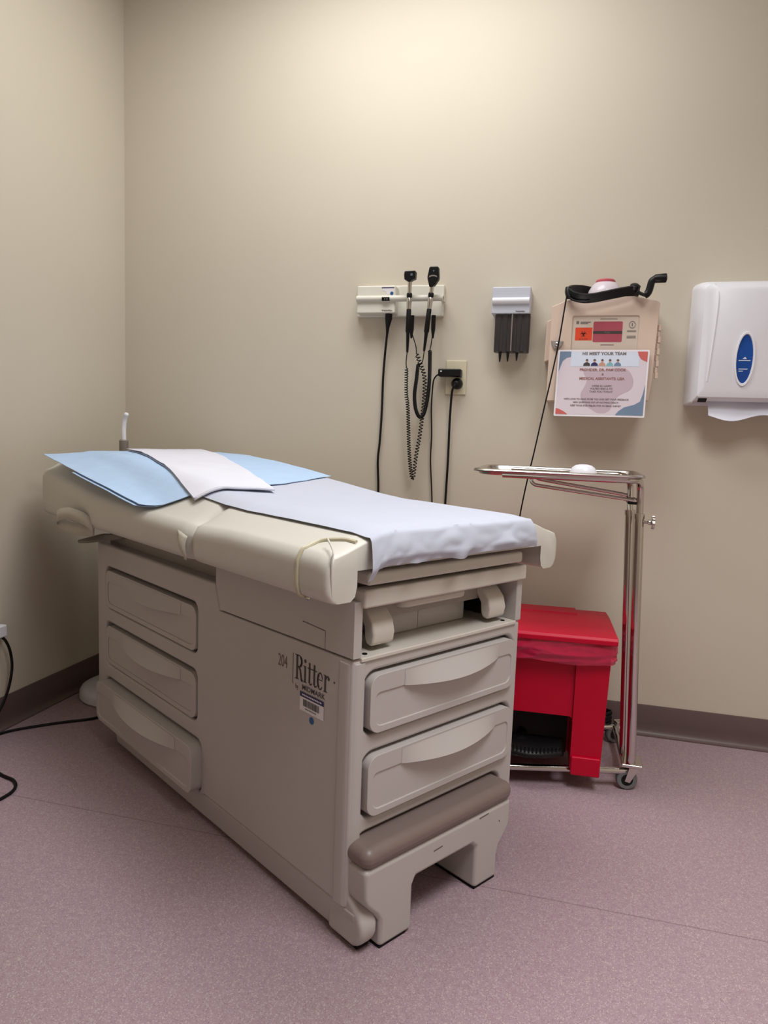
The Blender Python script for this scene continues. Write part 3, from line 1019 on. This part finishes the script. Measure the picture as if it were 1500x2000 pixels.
obj('plug_body', lathe(B(), [(.0185, 0), (.019, .004), (.019, .014), (.016, .022), (.010, .030), (.006, .033)], (0, 0, 0), (0, -1, -.05), n=20), 'black', pl)
bm = B(); tube(bm, [Vector(p) - Vector((1.2885, -.006, 1.1385)) for p in spline([(1.2885, -.032, 1.139), (1.283, -.038, 1.128), (1.276, -.034, 1.1105), (1.2715, -.022, 1.06), (1.2690, -.014, 1.0), (1.2690, -.013, .8786), (1.2665, -.013, .7388), (1.265, -.013, .60)], 6)], .0040, 8)
obj('cord', bm, 'rubber', pl)

# ------------------------------------------------------------------ sharps cabinet
sh = thing('sharps_cabinet', 'beige wall cabinet for sharps with pink window and orange biohazard label', 'sharps cabinet', (0, 0, 0))
bm = B()
front_poly = [(1.5880, 1.083), (1.8900, 1.089), (1.8965, 1.15), (1.9035, 1.378), (1.8960, 1.384), (1.8300, 1.3985), (1.6970, 1.396), (1.6310, 1.3880), (1.5895, 1.3705)]
prism(bm, front_poly, XZ, -.12, -.0005)
cab = obj('cabinet', bm, 'beige', sh)
cut(cab, [prism(B(), rrect(1.654, 1.848, 1.200, 1.3415, .006), XZ, -.15, -.1155)])
bev(cab, .006, 3, 50)
bm = B(); prism(bm, [(1.5735, 1.206), (1.600, 1.216), (1.600, 1.345), (1.5750, 1.333)], XZ, -.075, -.0005)
obj('side_tab', bm, 'beige', sh, bevel=.003)
bm = B(); prism(bm, [(1.593, 1.268), (1.631, 1.266), (1.626, 1.250), (1.616, 1.240), (1.603, 1.240), (1.597, 1.252)], XZ, -.127, -.119)
lt = obj('latch', bm, 'putty_dark', sh, bevel=.003)
bm = B(); lathe(bm, [(.006, 0), (.006, .004), (.003, .006)], (1.612, -.127, 1.255), (0, -1, 0), n=14)
obj('latch_button', bm, 'chrome', lt)
for i in range(5):
    z = 1.3055 - i * .0354
    bm = B(); tube(bm, [(1.9085, -.108, z + .010), (1.9085, -.108, z - .008)], .0062, 12)
    obj('hinge_knuckle', bm, 'beige', sh, bevel=.0015)
    if i < 4:
        bm = B(); tube(bm, [(1.9060, -.106, z - .009), (1.9060, -.106, z - .025)], .0058, 12)
        obj('hinge_knuckle', bm, 'beige', sh)
wl = obj('window_label', on_plane(flat(rrect(1.6555, 1.8465, 1.201, 1.340, .005)), (0, -.1162, 0), WR, WU), 'windowlabel', sh)
wn = obj('window', on_plane(flat(rrect(1.7165, 1.8015, 1.2635, 1.3250, .004)), (0, -.1166, 0), WR, WU), 'window', sh)
obj('fill_line', on_plane(poly_flat([rect(1.7165, 1.8015, 1.2885, 1.2965)]), (0, -.1170, 0), WR, WU), 'ink', wn)
decal('fill_word', text_mesh('FULL', .0075, 'CENTER', 1.1), 'inkgrey', wn, (1.7590, -.1174, 1.2900), WR, WU)
og = obj('biohazard_label', on_plane(poly_flat([rect(1.6640, 1.7140, 1.2685, 1.3070)]), (0, -.1166, 0), WR, WU), 'orange', sh)
bz = []
for k in range(3):
    a = math.radians(90 + 120 * k)
    cx, cy = .0050 * math.cos(a), .0050 * math.sin(a)
    for i in range(18):
        # open crescents
        a0 = a + math.radians(35) + math.radians(290) * i / 18
        a1 = a + math.radians(35) + math.radians(290) * (i + 1) / 18
        w = .0022 * (.35 + .65 * math.sin(PI * (i + .5) / 18))
        r0, r1 = .0056, .0056 - w
        bz.append([(cx + r0 * math.cos(a0), cy + r0 * math.sin(a0)), (cx + r0 * math.cos(a1), cy + r0 * math.sin(a1)), (cx + r1 * math.cos(a1), cy + r1 * math.sin(a1)), (cx + r1 * math.cos(a0), cy + r1 * math.sin(a0))])
for i in range(20):
    a0, a1 = 2 * PI * i / 20, 2 * PI * (i + 1) / 20
    bz.append([(.0052 * math.cos(a0), .0052 * math.sin(a0)), (.0052 * math.cos(a1), .0052 * math.sin(a1)), (.0042 * math.cos(a1), .0042 * math.sin(a1)), (.0042 * math.cos(a0), .0042 * math.sin(a0))])
decal('biohazard_symbol', poly_flat(bz), 'ink', og, (1.6885, -.1170, 1.2880), WR, WU)
decal('biohazard_word', text_mesh('BIOHAZARD', .0042, 'CENTER', 1.1), 'ink', og, (1.6890, -.1170, 1.2715), WR, WU)
prn = [rect(1.6655, 1.6735, 1.318, 1.3265), rect(1.678, 1.708, 1.322, 1.3245), rect(1.678, 1.700, 1.318, 1.320), rect(1.735, 1.785, 1.3315, 1.3335)]
for z in (1.297, 1.294, 1.281, 1.278, 1.275): prn.append(rect(1.815, 1.841, z, z + .0014))
for i in range(18):
    a0, a1 = 2 * PI * i / 18, 2 * PI * (i + 1) / 18
    prn.append([(1.829 + q * math.cos(a), 1.315 + q * 1.15 * math.sin(a)) for q, a in ((.0095, a0), (.0095, a1), (.0078, a1), (.0078, a0))])
prn += [rect(1.8275, 1.8305, 1.3105, 1.3195), rect(1.740, 1.780, 1.2545, 1.2565)]
for p_ in [[q_] for q_ in prn[:9]] + [prn[9:27]] + [[q_] for q_ in prn[27:]]:
    obj('small_print', on_plane(poly_flat(p_), (0, -.1168, 0), WR, WU), 'inkgrey', wl)

sc = thing('sharps_container', 'translucent white container neck with red cap rising from the beige sharps cabinet', 'sharps container', (1.745, -.060, 1.4035))
obj('neck', lathe(B(), [(.052, 0), (.052, .008), (.049, .022), (.039, .039), (.031, .046), (.0, .047)], n=28), 'pinkclear', sc)
obj('cap', lathe(B(), [(.0, .0465), (.029, .0465), (.0295, .052), (.027, .0555), (.0, .0565)], n=24), 'redcap', sc)

# headlight lying on the cabinet
hl = thing('headlight', 'black head-worn examination light with strap lying on top of the beige sharps cabinet', 'headlight', (0, 0, 0))
fr = spline([(1.640, -.118, 1.4120), (1.640, -.135, 1.4060), (1.655, -.146, 1.3950), (1.6829, -.150, 1.3880), (1.7120, -.150, 1.3895), (1.7416, -.150, 1.3950), (1.7850, -.148, 1.4040), (1.8230, -.142, 1.4110), (1.838, -.125, 1.4140)], 6)
sec = [(.0145, -.0035), (.0145, .0035), (.0, .0046), (-.0145, .0035), (-.0145, -.0035), (0, -.0046)]
obj('front_band', tube(B(), fr, 1.0, sec=sec), 'black', hl, bevel=.001)
bk = spline([(1.640, -.118, 1.4130), (1.643, -.085, 1.4260), (1.672, -.045, 1.4340), (1.708, -.010, 1.4340), (1.75, -.0055, 1.4280), (1.80, -.03, 1.4220), (1.835, -.08, 1.4160), (1.838, -.125, 1.4140)], 6)
obj('back_band', tube(B(), bk, 1.0, sec=sec), 'black', hl, bevel=.001)
obj('hinge_knob', lathe(B(), [(.013, 0), (.014, .004), (.014, .010), (.010, .013)], (1.826, -.138, 1.417), (.1, -.55, .8), n=18), 'black', hl)
obj('left_pad', tube(B(), spline([(1.636, -.125, 1.424), (1.636, -.130, 1.410), (1.641, -.134, 1.394)], 5), [.010] * 11), 'black', hl)
obj('lamp_arm', tube(B(), spline([(1.8353, -.140, 1.4060), (1.8480, -.142, 1.4000), (1.8580, -.143, 1.3970), (1.8660, -.143, 1.4060), (1.8700, -.143, 1.4220), (1.8735, -.143, 1.4360), (1.8830, -.143, 1.4430)], 5),
                     [.005] * 10 + [.0105] * 21, 12), 'black', hl)
bm = B(); tube(bm, [(1.8800, -.142, 1.4425), (1.8830, -.143, 1.4430), (1.9100, -.146, 1.4440), (1.9125, -.146, 1.4440)], [.0105, .0125, .0135, .0125], 16)
lh = obj('lamp_head', bm, 'black', hl)
obj('lamp_lens', lathe(B(), [(.009, 0), (.0085, .0015), (.004, .003)], (1.9122, -.146, 1.4440), (1, -.1, .03), n=16), 'lens', lh)
bm = B()
tube(bm, spline([(1.700, -.155, 1.3790), (1.680, -.155, 1.3760), (1.655, -.150, 1.3830), (1.640, -.146, 1.3920), (1.634, -.146, 1.398), (1.6313, -.146, 1.3872), (1.6230, -.147, 1.31), (1.6150, -.147, 1.2419), (1.5990, -.147, 1.14), (1.5817, -.146, 1.0384), (1.5620, -.14, .92), (1.5500, -.115, .8617), (1.5350, -.08, .78), (1.5230, -.05, .70), (1.515, -.035, .60), (1.51, -.03, .45), (1.52, -.03, .30)], 6), .0024, 8)
obj('cable', bm, 'rubber', hl)

# team sign taped to the cabinet
sg = thing('team_sign', 'laminated paper sign about meeting the team, taped to the beige sharps cabinet', 'sign', (0, 0, 0))
import math as _m
sO = Vector((1.6146, -.1395, 1.0362)); sR = Vector((.2658, .0, .0012)); sU = Vector((.0028, .010, .2018))
SW, SH = sR.length, sU.length
sRn, sUn = sR.normalized(), sU.normalized()
bm = B(); prism(bm, rrect(0, SW, 0, SH, .003), lambda a, b, d: tuple(sO + sRn * a + sUn * b - Vector((0, 1, 0)) * d), -.0012, 0)
obj('sheet', bm, 'signwhite', sg)
def sdecal(name, bm, m, lift):
    return obj(name, on_plane(bm, sO + Vector((0, -lift, 0)), sRn, sUn), m, sg)
sdecal('print_area', poly_flat([rect(.005, SW - .005, .006, SH - .005)]), 'sign', .0004)
blob = [(.078, .145), (.10, .138), (.13, .140), (.15, .145), (.19, .148), (.21, .140), (.224, .118), (.226, .098), (.218, .082), (.20, .072), (.185, .062), (.172, .040), (.165, .022), (.150, .012), (.13, .012), (.11, .022), (.09, .038), (.078, .055), (.076, .07), (.085, .09), (.090, .105), (.088, .118), (.080, .130)]
sdecal('mauve_shape', flat([(p.x, p.y) for p in spline([(a, b, 0) for a, b in blob], 4)]), 'signblob', .0007)
sdecal('header_panel', poly_flat([rect(.039, .238, .152, SH - .006)]), 'signpanel', .0008)
for p_ in ([[(.005, SH - .005), (.005, .135), (.009, .150), (.015, .168), (.026, .178), (.039, .181), (.039, SH - .005)],
                                 [(SW - .005, .006), (SW - .005, .100), (SW - .010, .070), (SW - .016, .048), (SW - .032, .038), (SW - .06, .030), (SW - .076, .018), (SW - .085, .006)]]):
    sdecal('blue_corner', poly_flat([p_]), 'signblue', .0009)
for p_ in ([[(SW - .005, SH - .005), (SW - .034, SH - .005), (SW - .030, SH - .018), (SW - .022, SH - .028), (SW - .005, SH - .036)],
                                [(.005, .006), (.041, .006), (.030, .014), (.016, .021), (.005, .024)]]):
    sdecal('red_corner', poly_flat([p_]), 'signred', .0009)
def stext(rows, m, lift, name):
    bm = B()
    for s, x, y, size, sx, bold in rows:
        t = text_mesh(s, size, 'CENTER', sx, bold)
        for v in t.verts: v.co += Vector((x, y, 0))
        merge(bm, t)
    return sdecal(name, bm, m, lift)
stext([('HI! MEET YOUR TEAM', .136, .1865, .0125, 1.05, .0005)], 'inkgrey', .0012, 'heading')
stext([('PROVIDER: DR. PAM COOK', .135, .1385, .0105, 1.05, .0003), ('&', .136, .1255, .0095, 1, .0003), ('MEDICAL ASSISTANTS: LISA', .134, .1120, .0105, 1.03, .0003)], 'wrongpink', .0012, 'staff_names')
stext([("WE'RE SO HAPPY", .136, .0905, .0075, 1.02, .0002), ("YOU'RE HERE & TO", .135, .0825, .0075, 1.02, .0002), ('TAKE YOU TODAY', .135, .0735, .0075, 1.06, .0002),
       ("WE'D LOVE TO HEAR FROM YOU AND GET YOUR FEEDBACK", .122, .0505, .0070, .98, .0002), ('NEW QUESTIONS POP UP? NOTHING FANCY!', .122, .0408, .0070, .92, .0002),
       ('KEEP YOUR EYES PEELED FOR AN EMAIL SURVEY', .122, .0308, .0070, .98, .0002)], 'inkgrey', .0012, 'message')
cols = ['ink', 'navy', 'skin', 'signteal', 'signblue']
for i in range(5):
    cx = .087 + i * .0225
    body_ = [(cx - .0105, .1535), (cx + .0105, .1535), (cx + .009, .1605), (cx + .003, .1645), (cx - .003, .1645), (cx - .009, .1605)]
    sdecal('figure_drawing', poly_flat([body_]), cols[i], .0011)
sdecal('figure_faces', poly_flat([disc(.087 + i * .0225, .1685, .0033, 12, .0042) for i in range(5)]), 'skin', .0013)
sdecal('figure_hair', poly_flat([[(.087 + i * .0225 + .0040 * math.cos(a), .1695 + .0048 * math.sin(a)) for a in [PI * k / 8 for k in range(9)]] for i in range(5)]), 'ink', .0015)

# ------------------------------------------------------------------ towel dispenser
td = thing('towel_dispenser', 'white wall paper towel dispenser with blue oval window at the right edge', 'towel dispenser', (0, 0, 0))
bm = B()
x0, x1 = 2.005, 2.335
nst = 8
secs = []
for (yd, ins_t, ins_b, xl, xr) in ((0, 0, 0, 0, 0), (-.05, .006, .002, .004, .004), (-.085, .012, .004, .010, .010), (-.108, .022, .022, .022, .022), (-.114, .034, .045, .036, .036)):
    zt_, zb_ = 1.455 - ins_t, 1.083 + ins_b
    pts = rrect(x0 + xl, x1 - xr, zb_, zt_, [.006, .006, .022, .022], 6)
    secs.append([bm.verts.new((a, -.0005 + yd, b)) for a, b in pts])
for a, b in zip(secs, secs[1:]):
    k = len(a)
    for j in range(k): bm.faces.new((a[j], a[(j + 1) % k], b[(j + 1) % k], b[j]))
bm.faces.new(secs[0]); bm.faces.new(secs[-1])
cv = obj('cover', bm, 'white', td, smooth=30)
cut(cv, [bx(2.02, 2.32, -.098, -.02, 1.07, 1.094)])
bev(cv, .004, 3, 25)
for pts_ in ([(2.0500, -.1135, 1.150), (2.0535, -.1145, 1.20), (2.0600, -.1145, 1.30), (2.0640, -.1140, 1.38), (2.0620, -.1120, 1.412), (2.0520, -.1075, 1.432)],):
    bm = B(); tube(bm, spline(pts_, 6), .0026, 8)
    obj('rib', bm, 'white', cv)
ov = (2.1470, 1.2160)
bm = B()
ring = []
for k in range(32):
    a = 2 * PI * k / 32
    ring.append([bm.verts.new((ov[0] + (rx) * math.cos(a) + .10 * rz * math.sin(a) * .15, yy, ov[1] + rz * math.sin(a)))
                 for rx, rz, yy in ((.0275, .0800, -.112), (.0265, .0780, -.119), (.0230, .0720, -.119), (.0215, .0700, -.115))])
for k in range(32):
    for j in range(3):
        bm.faces.new((ring[k][j], ring[(k + 1) % 32][j], ring[(k + 1) % 32][j + 1], ring[k][j + 1]))
obj('window_rim', bm, 'white', td, smooth=60)
ow = obj('oval_window', on_plane(flat(disc(0, 0, .0220, 32, .0705)), (ov[0], -.1155, ov[1]), WR, WU), 'ovalblue', td)
mk = [[(-.006, .0), (.006, .0), (.003, .004), (.001, .006), (-.002, .004)], rect(-.016, .016, -.0055, -.003), rect(-.014, .010, -.030, -.028), rect(-.014, -.002, -.036, -.034)]
for p_ in (mk[:2], mk[2:]):
    obj('window_print', on_plane(poly_flat(p_), (ov[0], -.1160, ov[1]), WR, WU), 'signpanel', ow)
bm = B()
grid(bm, 40, 8, lambda u, v: (2.066 + .25 * u, -.060 - .030 * v - .004 * math.sin(u * 9), 1.095 - .052 * v + .010 * math.sin(u * 8.5 + 2.6) * v + .003 * v))
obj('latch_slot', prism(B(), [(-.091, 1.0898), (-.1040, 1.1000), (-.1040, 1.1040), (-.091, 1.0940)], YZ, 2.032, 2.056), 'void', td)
pt_ = obj('paper_towel', bm, 'drape', None, smooth=180, solid=.0015)
tag(pt_, 'white paper towel hanging out under the white wall dispenser', 'paper towel')

# ------------------------------------------------------------------ red bin
bn = thing('waste_bin', 'red step-on waste bin with sloping lid between exam table and steel stand', 'bin', (1.721, -.475, .0), math.radians(3))
xl, xr = -.33, .083
bm = B()
# body tapering to the floor; columns stand proud of the recessed pedal bay
def taper(x, y, z, k=.036):
    c = (xl + xr) / 2
    t = (z - .05) / .33
    return (c + (x - c) * (1 + .045 * t), y - .008 * t + (.0 if y < .1 else .02 * t), z)
box(bm, xl, xr, .004, .285, .062, .426)
for v in bm.verts: v.co = Vector(taper(*v.co))
bb = obj('body', bm, 'red', bn)
c1 = B(); prism(c1, rrect(-.247, .003, -.02, .208, [.001, .001, .012, .012]), XZ, -.05, .115)
c2 = B(); prism(c2, rrect(-.247, .003, .20, .36, .004), XZ, -.05, .009)
cut(bb, [c1, c2])
bev(bb, .006, 3, 50)
for a0, a1 in ((.003, .083), (xl, -.247)):
    bm = B(); prism(bm, [(a0 + .002, .047), (a1, .047), (a1, .10), (a0 + .002, .10)], XZ, -.006, .013)
    obj('foot', bm, 'red', bn, bevel=.004)
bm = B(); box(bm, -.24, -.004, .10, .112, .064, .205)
obj('pedal_bay_shade', bm, 'void', bn)  # dark panel painting the shade at the back of the pedal recess
bm = B(); prism(bm, [(-.205, .090), (-.16, .068), (-.08, .068), (-.02, .090), (-.02, .108), (-.205, .108)], lambda a, b, d: (a, -.020 + (.108 - b) * -.9 + d, .100 + (b - .108) * .25), 0, .0)
bm.free()
bm = B()
grid(bm, 20, 6, lambda u, v: (-.215 + .20 * u, .060 - v * (.055 + .035 * math.sin(PI * u)), .118 - .022 * v * v))
pd = obj('pedal', bm, 'black', bn, solid=.010)
bm = B()
for i in range(18):
    u = .05 + .9 * i / 17
    x = -.215 + .20 * u
    yb = .060 - (.055 + .035 * math.sin(PI * u))
    box(bm, x - .0022, x + .0022, yb + .004, yb + .034, .100, .1115)
obj('pedal_tread', bm, 'black', pd)
bm = B(); tube(bm, [(-.13, .10, .112), (-.13, .03, .114)], .014, 10)
obj('pedal_arm', bm, 'black', pd)
# lid
lw0, lw1 = -.352, .104
bm = B()
def lidz(y): return .418 + (.447 - .418) * (y / .25)
poly = [(-.030, .426), (-.030, .438), (-.024, .446), (.10, .447), (.20, .447), (.300, .440), (.312, .430), (.312, .426)]
prism(bm, poly, YZ, lw0, lw1)
ld = obj('lid', bm, 'red', bn, bevel=.008, seg=4)
bm = B(); prism(bm, [(.20, .440), (.21, .4500), (.30, .4450), (.3125, .434), (.3125, .428)], YZ, -.24, .012)
obj('hinge_cover', bm, 'red', bn, bevel=.002)
# liner folded over the rim
bm = B()
def liner_pt(u, v):
    # perimeter of three sides: left, front, right, as a loop
    path = [(xl - .014, .28), (xl - .016, .0), (xl - .008, -.016), (0, -.020), (xr + .010, -.016), (xr + .019, .0), (xr + .016, .28)]
    L = [0]
    for a, b in zip(path, path[1:]): L.append(L[-1] + math.hypot(b[0] - a[0], b[1] - a[1]))
    s = L[-1] * u
    for i in range(len(path) - 1):
        if s <= L[i + 1] + 1e-9:
            t = (s - L[i]) / (L[i + 1] - L[i])
            x = path[i][0] + (path[i + 1][0] - path[i][0]) * t
            y = path[i][1] + (path[i + 1][1] - path[i][1]) * t
            break
    z = .432 - .066 * v + .007 * v * nz(u * 9, 1, 2)
    w = .0055 * nz(u * 14 + v * 4, v * 4.2, 1) + .003 * nz(u * 40 + v * 10, v * 9, 6) + .006 * math.sin(PI * v)
    c = Vector((x - (xl + xr) / 2, y - .14))
    c.normalize()
    f = 1 - max(0, v - .8) * 4
    return (x + c.x * (w + .001) * (1 if abs(c.x) > .8 else .3), y + (c.y * (w + .003) if y < .02 else 0), z)
grid(bm, 150, 16, liner_pt)
ln = obj('bin_liner', bm, 'liner', None, smooth=180)
ln.location = (1.721, -.475, 0); ln.rotation_euler = (0, 0, math.radians(3))
tag(ln, 'wrinkled red plastic bag folded over the rim of the red bin', 'bin liner')

# cable coil behind the bin
bm = B()
P_ = []
for i in range(90):
    a = 2 * PI * i / 18
    P_.append((1.812 + .040 * math.cos(a) + .004 * nz(i * .3, 1), -.085 + .032 * math.sin(a), .008 + .0022 * i * .32 + .03 * (.5 + .5 * math.cos(a)) ))
tube(bm, spline(P_ + [(1.79, -.04, .10), (1.77, -.03, .16)], 2), .0042, 8)
cc = obj('power_cable', bm, 'rubber')
tag(cc, 'black cable coiled on the floor behind the red bin', 'cable')

# ------------------------------------------------------------------ steel instrument stand
ms = thing('instrument_stand', 'chrome wheeled instrument stand with raised tray next to the red bin', 'instrument stand', (1.885, -.42, 0))
def mp(*pts): return [Vector(p) - Vector((1.885, -.42, 0)) for p in pts]
n0, n1 = (1.8885, -.415, .075), (1.8620, -.415, .771)
f0, f1 = (1.8735, -.355, .075), (1.8420, -.355, .774)
def lerp3(a, b, t): return tuple(a[i] + (b[i] - a[i]) * t for i in range(3))
for a, b in ((n0, n1), (f0, f1)):
    obj('outer_post', tube(B(), mp(a, b), .0125, 18), 'chrome', ms)
    c_ = lerp3(a, b, .985)
    obj('post_collar', tube(B(), mp(c_, lerp3(a, b, 1.004)), .0142, 18), 'chrome', ms)
# inner tubes rising, bending over and carrying the tray frame
obj('inner_tube', tube(B(), mp(*spline([lerp3(n0, n1, .9), n1, (1.8605, -.418, .82), (1.8570, -.430, .850), (1.850, -.46, .864), (1.83, -.487, .866), (1.78, -.490, .866), (1.50, -.490, .866)], 6)), .0095, 14), 'chrome', ms)
obj('inner_tube', tube(B(), mp(*spline([lerp3(f0, f1, .9), f1, (1.8400, -.350, .82), (1.8380, -.335, .848), (1.8330, -.27, .862), (1.82, -.215, .866), (1.78, -.210, .866), (1.50, -.210, .866)], 6)), .0085, 14), 'chrome', ms)
obj('brace_rod', tube(B(), mp(*spline([(1.8500, -.415, .806), (1.835, -.418, .8095), (1.70, -.42, .824), (1.60, -.42, .8345), (1.582, -.42, .838), (1.573, -.42, .848), (1.578, -.42, .860)], 6)), .0050, 10), 'chrome', ms)
obj('brace_rod', tube(B(), mp(*spline([(1.8450, -.355, .806), (1.830, -.352, .817), (1.70, -.35, .8345), (1.61, -.35, .8465), (1.590, -.35, .850), (1.582, -.35, .855), (1.584, -.35, .862)], 6)), .0050, 10), 'chrome', ms)
obj('brace_block', bx(-.055, -.030, .0, .075, .797, .812), 'black', ms, bevel=.003)
# knob
kb = obj('height_knob', tube(B(), mp((1.874, -.415, .7515), (1.884, -.417, .7520), (1.885, -.417, .7520), (1.891, -.418, .7522), (1.8935, -.418, .7524)), [.0045, .0045, .007, .007, .006], 12), 'chrome', ms)
bm = B()
kp = []
for k in range(32):
    r = .0185 if (k // 2) % 2 == 0 else .0155
    kp.append((r * math.cos(2 * PI * k / 32), r * math.sin(2 * PI * k / 32)))
prism(bm, kp, lambda a, b, d: (1.8935 - 1.885 + d, a + .002, .7524 + b), 0, .008)
obj('knob_grip', bm, 'chrome', kb, bevel=.0015)
# base frame
rz = .051
obj('base_rod', tube(B(), mp((1.8840, -.411, rz), (1.840, -.421, rz), (1.576, -.489, rz), (1.36, -.545, rz)), .0095, 14), 'chrome', ms)
obj('base_rod', tube(B(), mp((1.8640, -.105, rz), (1.80, -.122, rz), (1.576, -.18, rz), (1.33, -.243, rz)), .0095, 14), 'chrome', ms)
obj('base_rod', tube(B(), mp((1.8850, -.415, rz), (1.8753, -.3533, rz), (1.8709, -.2186, rz), (1.8640, -.1005, rz)), .0095, 14), 'chrome', ms)
obj('caster_plate', bx(-.022, .034, -.012, .060, .068, .078), 'chrome', ms, bevel=.003)
for (x, y, a) in ((1.880, -.412, .15), (1.8640, -.100, .4), (1.365, -.545, -.2), (1.335, -.243, .3)):
    m_ = Matrix.Translation(Vector((x - 1.885, y + .42, 0))) @ Matrix.Rotation(a, 4, 'Z')
    bm = B(); lathe(bm, [(.0, -.009), (.014, -.009), (.016, -.010), (.026, -.0095), (.029, -.005), (.029, .005), (.026, .0095), (.016, .010), (.014, .009), (0, .009)], (0, 0, .029), (0, 1, 0), n=32)
    bm.transform(m_)
    wh = obj('caster', bm, 'wheel', ms)
    bm = B(); lathe(bm, [(.0, -.0105), (.016, -.0105), (.016, .0105), (0, .0105)], (0, 0, .029), (0, 1, 0), n=20)
    bm.transform(m_)
    obj('hub', bm, 'black', wh)
    bm = B()
    for s in (-.0135, .0115):
        prism(bm, [(-.007, .026), (.007, .022), (.028, .062), (.028, .070), (.004, .070)], XZ, s, s + .002)
    box(bm, .002, .030, -.0135, .0135, .064, .069)
    bm.transform(m_)
    obj('fork', bm, 'brushed', wh, bevel=.001)
# tray resting on the frame
ty = thing('instrument_tray', 'shallow steel tray with rolled rim on top of the chrome stand', 'tray', (1.642, -.350, .8755))
bm = B()
loops = []
for (ins, z) in ((.0, -.004), (-.001, -.0005), (.002, .003), (.007, .003), (.010, .0), (.014, -.010), (.020, -.0125)):
    pts = rrect(-.222 + ins, .222 - ins, -.162 + ins, .162 - ins, .045 - ins * .6, 8)
    loops.append([bm.verts.new((a, b, z)) for a, b in pts])
for a, b in zip(loops, loops[1:]):
    k = len(a)
    for j in range(k): bm.faces.new((a[j], a[(j + 1) % k], b[(j + 1) % k], b[j]))
bm.faces.new(loops[-1])
obj('tray_pan', bm, 'brushed', ty, smooth=50, solid=.0012)
bm = B(); lathe(bm, [(.0, 0), (.036, 0), (.037, .003), (.036, .009), (.031, .017), (.022, .0225), (.010, .0245), (0, .025)], n=28)
dm = obj('plastic_dome', bm, 'white', None, smooth=60)
dm.location = (1.711, -.34, .8655); dm.scale = (1.02, .8, 1.25)
tag(dm, 'small white plastic dome lying on the steel tray', 'dome')

bpy.context.view_layer.update()
